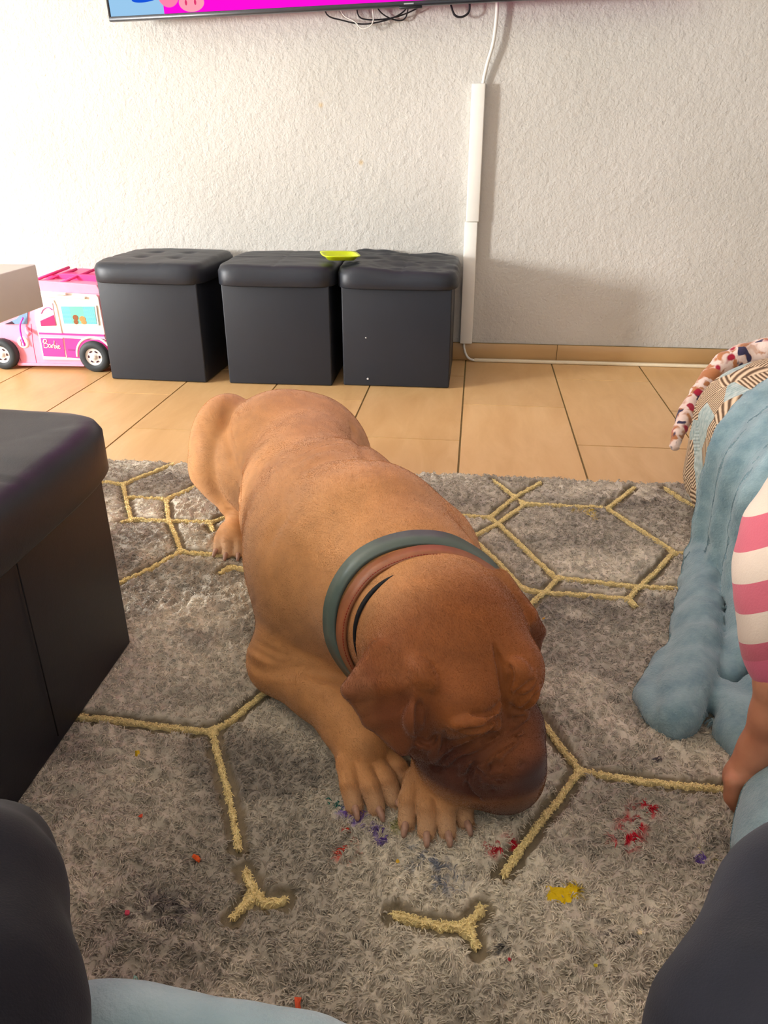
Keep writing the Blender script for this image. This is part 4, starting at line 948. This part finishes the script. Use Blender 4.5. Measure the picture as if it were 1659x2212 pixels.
# raised yellow lines
t = NT('yellow_yarn'); n = t.noise(160, 3, 0.6, t.coords()); t.set(t.ramp(n.outputs[0], [(0.3, srgb(220, 197, 138)), (0.7, srgb(244, 226, 170))]), 0.9, spec=0.1); t.bump(t.noise(500, 2, vec=t.coords()).outputs[0], 0.5, 0.0015); M_YEL = t.m
t = NT('yellow_tuft'); a = t.n('ShaderNodeAttribute', _attribute_name='tint'); t.set(a.outputs['Color'], 0.9, spec=0.1); M_YT = t.m
SY, TY = [], []
JN = [onz(x, y, 0.008)[:2] for x, y in [(266, 1046), (283, 1122), (357, 1079), (391, 1192), (456, 1128), (497, 1225), (459, 1581), (546, 1930), (1010, 2003), (1252, 1665), (1112, 1074), (1059, 1118), (1128, 1085), (1305, 1098), (1209, 1248), (1450, 1195), (1135, 1272), (1350, 1295)]]
for k, P in enumerate(LW):
    if len(P) < 4: continue
    T = np.gradient(P, axis=0); T /= np.linalg.norm(T, axis=1)[:, None]+1e-9; Nn = np.stack([-T[:, 1], T[:, 0]], 1)
    w = 0.0034+0.0012*vnoise(P, 160, 12)+0.0006*vnoise(P, 400, 13); w[0] = w[-1] = 0.001
    w = w*(1+1.0*np.exp(-(np.min([((P-j)**2).sum(1) for j in JN], axis=0))/0.0085**2))
    if k in (10, 11, 12, 13): w *= 1.3
    hh = 0.0105+0.002*vnoise(P, 180, 14); V = []; m = 7
    off = 0.0009*vnoise(P, 130, 15)
    for i in range(len(P)):
        for j in range(m):
            a = math.pi*j/(m-1); c = P[i]+Nn[i]*(off[i]+w[i]*math.cos(a)*(1+0.2*rng.normal())); V.append((c[0], c[1], 0.003+(hh[i]-0.003)*math.sin(a)**0.7))
    F = [(i*m+j, (i+1)*m+j, (i+1)*m+j+1, i*m+j+1) for i in range(len(P)-1) for j in range(m-1)]
    np_obj('yellow_line', V, F, M_YEL, rug)
    nt = len(P)*9; i = rng.integers(0, len(P), nt); sd = rng.uniform(-1, 1, nt); b = P[i]+Nn[i]*(w[i]*sd*0.8)[:, None]
    d2 = Nn[i]*np.sign(sd)[:, None]*rng.uniform(0.3, 1.0, (nt, 1))+T[i]*rng.normal(0, 0.8, (nt, 1)); ln = rng.uniform(0.002, 0.0045, (nt, 1)); z = (0.003+(hh[i]-0.003)*np.sqrt(1-(sd*0.8)**2))[:, None]
    SY.append(np.stack([np.c_[b, z-0.0005], np.c_[b+d2*ln*0.5, z+ln*0.3], np.c_[b+d2*ln, z+ln*0.1]], 1)); TY.append(lin(240, 220, 160)*rng.uniform(0.75, 1.25, (nt, 1)))
tag(curves_obj('yellow_pile', np.vstack(SY), np.array([0.0006, 0.0006, 0.0003]), M_YT, rug, np.clip(np.vstack(TY), 0, 1)), kind='stuff')
# ---- crumbs and dried dough on the pile
def crumb(x, y, r, rgb, label, cat='crumb', seed=0, st=(1, 1, 0.6)):
    g = np.random.default_rng(seed); bm = bmesh.new(); bmesh.ops.create_icosphere(bm, subdivisions=1, radius=r)
    for v in bm.verts: v.co = Vector([c*s for c, s in zip(v.co, st)])*(1+0.3*g.normal())
    o = bm_obj('crumb', bm, plain('crumb_'+str(seed), rgb, 0.6, 0.3, 0.15, 200)); p = onz(x, y, 0.015); o.location = p; o.rotation_euler = (0, 0, g.uniform(0, 3)); tag(o, label, cat); return o
crumb(424, 1854, 0.0052, (222, 92, 36), 'largest orange crumb on the grey rug', seed=1, st=(0.7, 1.3, 0.6)); crumb(304, 1763, 0.003, (224, 84, 50), 'tiny orange crumb on the rug beside the bench ottoman', seed=2)
crumb(645, 2170, 0.0048, (214, 84, 44), 'orange crumb beside the pale blue blanket', seed=3, st=(1.4, 0.8, 0.5)); crumb(296, 1627, 0.0048, (226, 190, 40), 'yellow crumb near the foot of the bench ottoman', seed=4)
crumb(276, 1972, 0.003, (212, 70, 96), 'tiny pink crumb on a dark patch of rug', seed=5); crumb(1384, 2013, 0.0034, (232, 214, 170), 'cream crumb on the rug beside the dark trouser knee', seed=6)
crumb(1100, 2072, 0.0022, (180, 40, 60), 'tiny dark red crumb below the yellow dough', seed=7); crumb(1429, 2153, 0.0034, (206, 30, 70), 'pinkish red crumb by the lower edge of the dark trousers', seed=8)
crumb(1176, 1337, 0.0042, (204, 150, 40), 'ochre crumb on the rug beside the drooping ear', seed=9); crumb(1286, 2085, 0.0022, (190, 176, 40), 'olive yellow speck on the worn rug', seed=10); crumb(290, 2115, 0.0028, (140, 184, 170), 'pale mint crumb beside the blue blanket edge', seed=11)
crumb(859, 1860, 0.0022, (222, 180, 60), 'tiny amber crumb in front of the dog paws', seed=12)
dg = tag(empty('dried_dough', onz(1212, 1932, 0.012)), 'flattened patch of dried bright yellow dough on the rug', 'dough'); M_DGH = plain('yellow_dough', (214, 182, 20), 0.75, 0.2, 0.12, 120)
g = np.random.default_rng(8)
for (x, y, r) in ((1186, 1926, .0055), (1194, 1940, .0065), (1208, 1930, .0075), (1212, 1943, .0065), (1226, 1928, .006), (1238, 1922, .0055), (1224, 1940, .005), (1240, 1934, .0045)):
    p = onz(x, y, 0.014)-onz(1212, 1932, 0.012); bm = bmesh.new(); bmesh.ops.create_icosphere(bm, subdivisions=2, radius=r)
    for v in bm.verts: v.co = Vector((v.co.x*1.1, v.co.y*1.1, v.co.z*0.35))*(1+0.18*g.normal())
    f = bm_obj('flake', bm, M_DGH, dg); f.location = p
# ================================================================== upholstered seat, throw and blue fleece blanket
def shell_mesh(S, it=1, lam=0.4): V, F = S.mesh(); return relax(V, F, it, lam), F
SX = grid_axis([(0.22, 0.72, 0.0055), (0.72, 1.62, 0.012)]); SY_ = grid_axis([(0.55, 1.75, 0.0075), (1.75, 1.95, 0.012)]); SZ = grid_axis([(0.0, 0.44, 0.0075)])
def rbox(S, c, hsz, r):
    sl, P = S.sub(np.array(c)-np.array(hsz)-0.2, np.array(c)+np.array(hsz)+0.2); q = np.abs(P-np.array(c, np.float32))-(np.array(hsz, np.float32)-np.array(r, np.float32))
    qq = q/np.array(r, np.float32)*min(r); d = np.linalg.norm(np.maximum(qq, 0), axis=-1)+np.minimum(qq.max(-1), 0)-min(r); return sl, d
POUF = SDF(SX, SY_, SZ); pc, ph = (1.06, 1.38, 0.16), (0.585, 0.40, 0.195); pr = (0.20, 0.18, 0.13)
sl, d = rbox(POUF, pc, ph, pr); POUF.f[sl] = np.minimum(POUF.f[sl], d)
PV, PF = shell_mesh(POUF, 2); PV[:, 2] = np.maximum(PV[:, 2], 0.010)
def weave():
    t = NT('woven_patch_upholstery'); v = t.coords(); mp = t.n('ShaderNodeMapping', Scale=(1, 1, 1)); t.l(v, mp.inputs[0])
    vo = t.n('ShaderNodeTexVoronoi', Scale=19.0, Randomness=0.9); t.l(v, vo.inputs['Vector'])
    # stripes that turn from patch to patch
    s = t.n('ShaderNodeSeparateColor'); t.l(vo.outputs['Color'], s.inputs[0])
    vr = t.n('ShaderNodeVectorRotate', _rotation_type='EULER_XYZ'); cb_ = t.n('ShaderNodeCombineXYZ')
    for i in range(3):
        m = t.n('ShaderNodeMath', _operation='MULTIPLY'); t.l(s.outputs[i], m.inputs[0]); m.inputs[1].default_value = 3.0; t.l(m.outputs[0], cb_.inputs[i])
    t.l(v, vr.inputs['Vector']); t.l(cb_.outputs[0], vr.inputs['Rotation'])
    w = t.n('ShaderNodeTexWave', Scale=46.0, Distortion=1.0, _bands_direction='X'); t.l(vr.outputs[0], w.inputs['Vector'])
    beige = t.ramp(w.outputs[0], [(0.15, srgb(104, 84, 66)), (0.5, srgb(190, 164, 134)), (0.9, srgb(226, 204, 172))])
    g = t.n('ShaderNodeMath', _operation='GREATER_THAN'); t.l(s.outputs[2], g.inputs[0]); g.inputs[1].default_value = 0.72
    blue = t.ramp(t.noise(90, 3, vec=v).outputs[0], [(0.3, srgb(148, 172, 172)), (0.7, srgb(196, 208, 202))])
    t.set(t.mix(g.outputs[0], beige, blue), 0.85, spec=0.15); t.bump(w.outputs[0], 0.5, 0.0025); return t.m
pouf = tag(np_obj('upholstered_pouf', PV, PF, weave()), 'low rounded seat in beige and pale blue woven fabric under the blankets', 'pouf')
# --- the blue blanket: hugs the seat, then slides off onto the rug in soft folds
BL = SDF(SX, SY_, SZ)
def on(x, y):
    for k in range(0, 240, 6):
        h = POUF.hit(x+k, y, 0.8, 2.4)
        if h is not None: return h
e0, e1, e2 = on(1668, 838), on(1560, 985), on(1542, 1090)
pn = np.cross(e1-e0, e2-e0); pn /= np.linalg.norm(pn); pn = pn if pn[0] > 0 else -pn
sl, P = BL.sub((0.2, 0.5, 0), (1.7, 2, 0.5)); side = (P-np.array(e1, np.float32))@pn.astype(np.float32)
rip = 0.006*np.sin(side*75+2*np.sin(P[..., 2]*9))
sh = np.abs(POUF.f[sl]-0.012-rip)-0.011; BL.f[sl] = np.maximum(sh, -side)
def fold(pts, kin=0.02, kout=0.004):
    kin = 0.002
    T = SDF(SX, SY_, SZ); T.chain([(*(onz(x, y, z) if z is not None else (on(x, y) if on(x, y) is not None else onz(x, y, 0.03))), r) for x, y, z, r in pts], kin)
    m = T.f < 0.09; h = np.maximum(kout-np.abs(BL.f-T.f), 0)/kout; BL.f = np.where(m, np.minimum(BL.f, T.f)-h*h*h*kout/6, BL.f)
# the near flap, trailing on the rug: a wide soft strip with a rounded hem
fold([(1622, 860, None, .016), (1585, 905, None, .018), (1560, 960, None, .020), (1540, 1030, None, .024), (1532, 1100, None, .028), (1528, 1190, .050, .030), (1524, 1280, .045, .032), (1516, 1370, .042, .032), (1506, 1440, .038, .032), (1490, 1500, .034, .033), (1474, 1545, .032, .028)])
fold([(1500, 1200, .03, .020), (1492, 1290, .03, .022), (1482, 1370, .03, .024), (1470, 1440, .03, .024), (1450, 1500, .03, .024), (1446, 1550, .03, .022)], 0.02, 0.03)
fold([(1660, 880, None, .020), (1635, 960, None, .024), (1618, 1050, None, .028), (1612, 1130, .16, .028), (1612, 1220, .11, .030), (1614, 1300, .08, .030), (1612, 1370, .055, .028), (1600, 1420, .045, .024)])
fold([(1700, 950, None, .026), (1680, 1100, .2, .03), (1680, 1300, .10, .04), (1690, 1450, .05, .04)])
fold([(1440, 1420, .022, .016), (1412, 1462, .022, .018), (1396, 1502, .022, .018), (1416, 1545, .022, .018), (1455, 1572, .022, .018)], 0.015, 0.008)
fold([(1575, 1385, .03, .022), (1590, 1430, .036, .026), (1570, 1462, .03, .020)], 0.015, 0.004)
fold([(1565, 1505, .03, .026), (1598, 1545, .034, .032), (1600, 1590, .03, .026)], 0.02, 0.004); fold([(1640, 1500, .04, .03), (1690, 1600, .04, .04)], 0.03); fold([(1565, 1575, .022, .018), (1600, 1622, .022, .020)], 0.015, 0.01)
BL2 = SDF(grid_axis([(0.3, 0.75, 0.005)]), grid_axis([(0.5, 0.85, 0.005)]), grid_axis([(0.0, 0.16, 0.005)]))
def fold2(pts, k=0.02): BL2.chain([(*onz(x, y, z), r) for x, y, z, r in pts], k)
fold2([(1660, 1745, .045, .030), (1650, 1790, .04, .028), (1645, 1835, .04, .028), (1680, 1900, .05, .04)]); fold2([(1720, 1720, .05, .05), (1740, 1820, .06, .06)], 0.03)
def fuzz(V, F, mat, parent, n, ln, rad, rgb, seed, fl=(0.1, -0.2, -0.7), name='fleece_pile'):
    g = np.random.default_rng(seed); N = normals(V, F); fc = V[F].mean(1); dd = fc-CAMP; fn = N[F[:, 0]]; w = (((dd*fn).sum(1) < 0.15*np.linalg.norm(dd, axis=1)) & (((dd@CR)/(dd@CF)) < 0.56)).astype(float)
    Pq, q = sample_surface(V, F, n, g, w); Nq = N[q[:, 0]]; f = np.array(fl)+0.9*np.stack([vnoise(Pq, 40, seed+k) for k in range(3)], 1)+g.normal(0, 0.25, (n, 3)); f -= Nq*(f*Nq).sum(1)[:, None]*0.9; f /= np.linalg.norm(f, axis=1)[:, None]
    L = ln*g.uniform(0.6, 1.2, (n, 1)); S = np.stack([Pq-Nq*0.0005, Pq+L*0.5*(f*0.7+Nq*0.7), Pq+L*(f*0.9+Nq*0.6)], 1)
    tone = (1+0.20*vnoise(Pq, 30, seed+9)+0.22*vnoise(Pq, 150, seed+11))[:, None]*g.uniform(0.66, 1.4, (n, 1)); return tag(curves_obj(name, S, np.array([rad, rad*0.9, rad*0.4]), mat, parent, np.clip(lin(*rgb)*tone, 0, 1)), kind='stuff')
t = NT('blue_fleece'); n = t.noise(30, 4, 0.6, t.coords()); t.set(t.ramp(n.outputs[0], [(0.3, srgb(112, 142, 152)), (0.7, srgb(148, 174, 180))]), 0.95, spec=0.08, sheen=0.35); t.bump(t.noise(260, 3, 0.6, t.coords()).outputs[0], 0.6, 0.003); M_FLEECE = t.m
t = NT('fleece_fibre'); a = t.n('ShaderNodeAttribute', _attribute_name='tint'); t.set(a.outputs['Color'], 0.9, spec=0.08); M_FIB = t.m
BV, BF = shell_mesh(BL, 2); BV[:, 2] = np.maximum(BV[:, 2], 0.012); BV += 0.0035*normals(BV, BF)*fbm(BV, 28, 2, 6)[:, None]
blanket = tag(np_obj('fleece_blanket', BV, BF, M_FLEECE), 'thick teal blue fleece blanket sliding off the woven seat onto the rug', 'blanket')
fuzz(BV, BF, M_FIB, blanket, 150000, 0.0100, 0.00050, (142, 170, 178), 41)
V2, F2 = shell_mesh(BL2, 1); V2[:, 2] = np.maximum(V2[:, 2], 0.012)
bl2 = tag(np_obj('fleece_blanket', V2, F2, M_FLEECE), 'heap of blue fleece bunched on the rug beneath the small hand', 'blanket'); fuzz(V2, F2, M_FIB, bl2, 20000, 0.0095, 0.00055, (142, 170, 178), 45)
# --- printed throw rolled along the far edge of the seat
TH = SDF(grid_axis([(0.38, 1.5, 0.007)]), grid_axis([(1.1, 1.95, 0.007)]), grid_axis([(0.05, 0.47, 0.007)]))
tp_ = [(1457, 965, 1.74, .012), (1466, 930, 1.76, .017), (1484, 892, 1.79, .019), (1508, 850, 1.82, .020), (1536, 812, 1.84, .021), (1562, 786, 1.85, .023), (1600, 768, 1.85, .026), (1650, 760, 1.85, .030), (1720, 754, 1.85, .034), (1800, 752, 1.85, .036)]
TH.chain([(*depth(x, y, D_), r) for x, y, D_, r in tp_], 0.012)
TV_, TF_ = shell_mesh(TH, 2); TV_ += 0.004*normals(TV_, TF_)*fbm(TV_, 30, 2, 8)[:, None]
t = NT('printed_fleece'); v = t.coords(); a = t.noise(34, 2, 0.5, v, 0.6); b = t.noise(22, 2, 0.5, v, 0.3); mp = t.n('ShaderNodeMapping', Location=(3, 5, 1)); t.l(v, mp.inputs[0]); c3 = t.noise(20, 1, 0.4, mp.outputs[0])
col = t.ramp(a.outputs[0], [(0.0, srgb(176, 112, 70)), (0.42, srgb(186, 124, 80)), (0.50, srgb(236, 214, 202)), (1.0, srgb(240, 224, 214))]); col = t.mix(t.ramp(b.outputs[0], [(0.60, (0, 0, 0)), (0.63, (1, 1, 1))]), col, srgb(58, 54, 84)); col = t.mix(t.ramp(c3.outputs[0], [(0.67, (0, 0, 0)), (0.70, (1, 1, 1))]), col, srgb(170, 34, 58))
t.set(col, 0.95, spec=0.08, sheen=0.3); t.bump(t.noise(240, 3, vec=v).outputs[0], 0.5, 0.002)
throw = tag(np_obj('printed_throw', TV_, TF_, t.m), 'white fleece throw with brown, navy and red print rolled over the woven seat', 'throw')
# ================================================================== child leaning on one hand
t = NT('child_skin'); v = t.coords(); t.set(t.ramp(t.noise(25, 3, vec=v).outputs[0], [(0.3, srgb(176, 116, 88)), (0.7, srgb(196, 136, 106))]), 0.5, spec=0.35); t.b.inputs['Subsurface Weight'].default_value = 0.12; t.b.inputs['Subsurface Radius'].default_value = (0.008, 0.003, 0.002); t.bump(t.noise(300, 2, vec=v).outputs[0], 0.12, 0.0006); M_SKIN = t.m
KS = SDF(grid_axis([(0.28, 0.62, 0.003), (0.62, 1.02, 0.008)]), grid_axis([(0.54, 1.25, 0.0035)]), grid_axis([(0.0, 0.34, 0.0035), (0.34, 0.84, 0.008)]))
def kp(x, y, D_): return depth(x, y, D_)
wr, fa, cu = kp(1636, 1618, .925), kp(1668, 1545, .90), kp(1680, 1470, .88)
KS.chain([(*kp(1690, 1380, .87), .027), (*cu, .0235), (*fa, .0225), (*wr, .0200)], 0.02)
pm = kp(1606, 1668, .935); KS.cone(wr, pm, .0195, .020, 0.02); KS.ell(kp(1598, 1684, .94), (.020, .022, .019), k=0.012)
KS.chain([(*kp(1584, 1690, .925), .0115), (*kp(1582, 1722, .93), .0100), (*kp(1592, 1745, .938), .0085)], 0.006)      # thumb, pointing down
for (dx, dd, ln) in ((0, 0.0, 1.0), (18, .010, 1.06), (36, .018, 1.0), (52, .026, .82)):                            # fingers curled under the palm
    b_ = kp(1602+dx, 1690, .94+dd); m_ = kp(1614+dx, 1690+24*ln, .955+dd); e_ = kp(1632+dx, 1690+34*ln, .965+dd)
    KS.chain([(*b_, .0095), (*m_, .0088), (*e_, .0074)], 0.004)
KS.chain([(*kp(1690, 1380, .87), .027), (*kp(1725, 1150, .885), .028), (*kp(1790, 1080, .90), .026), (0.70, 0.80, 0.42, .028), (0.84, 0.77, 0.44, .045)], 0.004)
HD = V3(0.88, 0.76, 0.66); KS.chain([(0.84, 0.77, 0.46, 0.04), (0.86, 0.765, 0.56, 0.035)], 0.02)
KS.ell(HD, (0.075, 0.085, 0.095), k=0.02); KS.ell(HD+V3(-0.078, -0.03, -0.01), (0.012, 0.010, 0.012), k=0.01)
for s_ in (-1, 1): KS.ell(HD+V3(-0.01, 0.082*s_, 0), (0.018, 0.01, 0.025), k=0.006); KS.ell(HD+V3(-0.068, -0.01+0.03*s_, 0.012), (0.010, 0.013, 0.008), k=0.006)
KS.stroke(np.array([HD+V3(-0.072, -0.025, -0.045), HD+V3(-0.076, 0, -0.047), HD+V3(-0.07, 0.025, -0.045)]), 0.004, 0.003)
KS.stroke([kp(1598, 1660, .912), kp(1625, 1672, .915), kp(1640, 1662, .915)], .0022, .0022); KS.stroke([kp(1585, 1700, .912), kp(1600, 1704, .915), kp(1614, 1702, .92)], .0022, .0022)
KV, KF = shell_mesh(KS, 2); KV[:, 2] = np.maximum(KV[:, 2], 0.013)
kid = tag(np_obj('person', KV, KF, M_SKIN), 'small child in a pink and cream striped top leaning one bare hand on the rug', 'person')
CS = SDF(grid_axis([(0.28, 0.62, 0.005), (0.62, 1.15, 0.010)]), grid_axis([(0.52, 1.3, 0.006)]), grid_axis([(0.03, 0.56, 0.006)]))
CS.chain([(*kp(1676, 1445, .88), .0265), (*kp(1677, 1425, .88), .029), (*kp(1682, 1385, .88), .040), (*kp(1695, 1320, .88), .051), (*kp(1705, 1230, .88), .058), (*kp(1725, 1150, .885), .057), (*kp(1790, 1080, .90), .060)], 0.02)
CS.chain([(*kp(1790, 1080, .90), .060), (0.70, 0.80, 0.42, .070), (0.84, 0.78, 0.42, .08)], 0.05); CS.chain([(0.85, 0.78, 0.38, .105), (0.86, 0.78, 0.22, .115), (0.86, 0.78, 0.15, .11)], 0.04)
CV, CF_ = shell_mesh(CS, 2); CV += 0.002*normals(CV, CF_)*fbm(CV, 24, 2, 15)[:, None]
ax_ = V3(*(kp(1715, 1150, .885)-kp(1674, 1474, .88))); ax_ /= np.linalg.norm(ax_)
axs = ax_+CR*(-0.62); axs /= np.linalg.norm(axs)
t = NT('striped_knit'); v = t.coords(); dp = t.n('ShaderNodeVectorMath', _operation='DOT_PRODUCT'); sb = t.n('ShaderNodeVectorMath', _operation='SUBTRACT'); t.l(v, sb.inputs[0]); sb.inputs[1].default_value = tuple(kp(1622, 1420, .87)); t.l(sb.outputs[0], dp.inputs[0]); dp.inputs[1].default_value = tuple(axs)
md = t.n('ShaderNodeMath', _operation='PINGPONG'); t.l(dp.outputs['Value'], md.inputs[0]); md.inputs[1].default_value = 0.0315
st = t.n('ShaderNodeMath', _operation='GREATER_THAN'); t.l(md.outputs[0], st.inputs[0]); st.inputs[1].default_value = 0.0158
lo_ = t.n('ShaderNodeMath', _operation='LESS_THAN'); t.l(dp.outputs['Value'], lo_.inputs[0]); lo_.inputs[1].default_value = -0.004
c = t.mix(st.outputs[0], srgb(176, 88, 100), srgb(192, 174, 158)); c = t.mix(lo_.outputs[0], c, srgb(196, 96, 118)); t.set(c, 0.9, spec=0.1, sheen=0.2); t.bump(t.noise(420, 2, vec=v).outputs[0], 0.35, 0.0012)
np_obj('striped_top', CV, CF_, t.m, kid)
LG = SDF(grid_axis([(0.5, 1.25, 0.010)]), grid_axis([(0.45, 1.0, 0.010)]), grid_axis([(0.0, 0.3, 0.010)]))
LG.chain([(0.92, 0.80, 0.11, .075), (1.02, 0.70, 0.09, .065), (0.94, 0.60, 0.06, .045)], 0.03); LG.chain([(0.82, 0.74, 0.11, .075), (0.76, 0.62, 0.09, .062), (0.84, 0.55, 0.06, .045)], 0.03)
LGV, LGF = shell_mesh(LG, 2); LGV[:, 2] = np.maximum(LGV[:, 2], 0.013); np_obj('leggings', LGV, LGF, plain('pink_leggings', (190, 120, 134), 0.9, 0.1, 0.05), kid)
HR_ = SDF(grid_axis([(0.76, 1.02, 0.008)]), grid_axis([(0.63, 0.9, 0.008)]), grid_axis([(0.5, 0.8, 0.008)])); HR_.ell(HD+V3(0.016, 0, 0.022), (0.078, 0.092, 0.090), k=0.02); HR_.ell(HD+V3(0.06, 0, -0.06), (0.035, 0.06, 0.08), k=0.03)
hv, hf_ = shell_mesh(HR_, 2); np_obj('hair', hv, hf_, plain('brown_hair', (80, 56, 40), 0.6, 0.3, 0.2, 60), kid)
# ================================================================== the seated adult whose knees frame the view, and the low sofa
LS = SDF(grid_axis([(-0.68, 0.72, 0.007)]), grid_axis([(-0.42, 0.75, 0.007)]), grid_axis([(0.0, 0.50, 0.007)]))
def dp4(x, y, D_, r): return (*depth(x, y, D_), r)
lk, rk = depth(-88, 1985, 0.44), depth(1785, 2030, 0.44)
LS.chain([(-0.11, -0.24, 0.38, .095), (-0.19, 0.0, 0.375, .080), dp4(-130, 2260, 0.375, .066), (*lk, .058)], 0.03)
LS.chain([(*lk, .056), dp4(-55, 1915, 0.50, .050), dp4(-130, 1860, 0.60, .050), (lk[0]-0.15, lk[1]+0.02, 0.10, .042), (lk[0]-0.15, lk[1]+0.02, 0.055, .042)], 0.02)
LS.chain([(0.11, -0.24, 0.38, .095), (0.20, 0.0, 0.375, .080), dp4(1725, 2350, 0.385, .070), (*rk, .062)], 0.03)
LS.chain([(*rk, .060), (rk[0]+0.10, rk[1]+0.03, 0.20, .052), (rk[0]+0.16, rk[1]+0.03, 0.06, .044)], 0.02)
LS.cone((-0.11, -0.26, 0.39), (0.11, -0.26, 0.39), .11, .11, 0.04)
for k_, sx in ((lk, -0.15), (rk, 0.16)): LS.cone((k_[0]+sx, k_[1]+0.01, 0.05), (k_[0]+sx*1.15, k_[1]+0.11, 0.045), .036, .03, 0.03)
LV, LF = shell_mesh(LS, 2); LV += 0.0035*normals(LV, LF)*fbm(LV, 13, 3, 22)[:, None]; LV[:, 2] = np.maximum(LV[:, 2], 0.012)
t = NT('dark_navy_cotton'); v = t.coords(); t.set(t.ramp(t.noise(12, 3, vec=v).outputs[0], [(0.3, srgb(23, 24, 30)), (0.7, srgb(33, 34, 41))]), 0.92, spec=0.12, sheen=0.1); t.bump(t.noise(700, 2, vec=v).outputs[0], 0.3, 0.0008)
adult = tag(np_obj('person', LV, LF, t.m), 'seated adult in dark navy trousers with knees apart facing the dog', 'person')
M_SOFA = plain('grey_sofa_cloth', (150, 146, 140), 0.9, 0.1, 0.08, 80, 0.2)
sofa = tag(empty('sofa', (0, -0.25, 0)), 'low grey sofa beneath the pale blue blanket and the seated adult', 'sofa')
box('base', (-1.0, 1.05, -0.55, 0.44, 0.04, 0.15), M_SOFA, sofa, 0.02, 3); box('seat_cushion', (-1.0, 1.05, -0.4, 0.47, 0.152, 0.275), M_SOFA, sofa, 0.03, 4); box('backrest', (-1.0, 1.05, -0.75, -0.42, 0.152, 0.72), M_SOFA, sofa, 0.05, 4)
for sx in (-0.92, 0.97):
    for sy in (-0.5, 0.38): box('foot', (sx-0.02, sx+0.02, sy-0.02, sy+0.02, 0.012, 0.04), M_SEAM, sofa, 0.003)
SB = SDF(grid_axis([(-0.45, 0.35, 0.006)]), grid_axis([(-0.2, 0.36, 0.006)]), grid_axis([(0.1, 0.38, 0.006)]))
SB.chain([dp4(60, 2232, .46, .022), dp4(200, 2225, .462, .022), dp4(300, 2232, .462, .022), dp4(390, 2252, .462, .022), dp4(520, 2272, .46, .022), dp4(660, 2300, .46, .022), dp4(800, 2340, .45, .022)], 0.03)
SB.cone((-0.22, 0.19, 0.284), (0.10, 0.19, 0.284), .016, .016, 0.03); SB.cone((-0.22, 0.05, 0.284), (0.14, 0.05, 0.284), .016, .016, 0.05)
for yy in (0.0, 0.08, 0.14, 0.19): SB.cone((-0.20, yy, 0.285), (0.12, yy, 0.285), .014, .014, 0.03)
sv_, sf_ = shell_mesh(SB, 2); sv_ += 0.003*normals(sv_, sf_)*fbm(sv_, 24, 2, 6)[:, None]
t = NT('pale_blue_fleece'); t.set(t.ramp(t.noise(14, 3, 0.5, t.coords()).outputs[0], [(0.3, srgb(140, 168, 176)), (0.7, srgb(178, 200, 206))]), 0.95, spec=0.08, sheen=0.3); t.bump(t.noise(200, 3, 0.6, t.coords()).outputs[0], 0.4, 0.003)
tag(np_obj('sofa_blanket', sv_, sf_, t.m), 'pale blue fleece bulging over the front edge of the sofa seat', 'blanket')
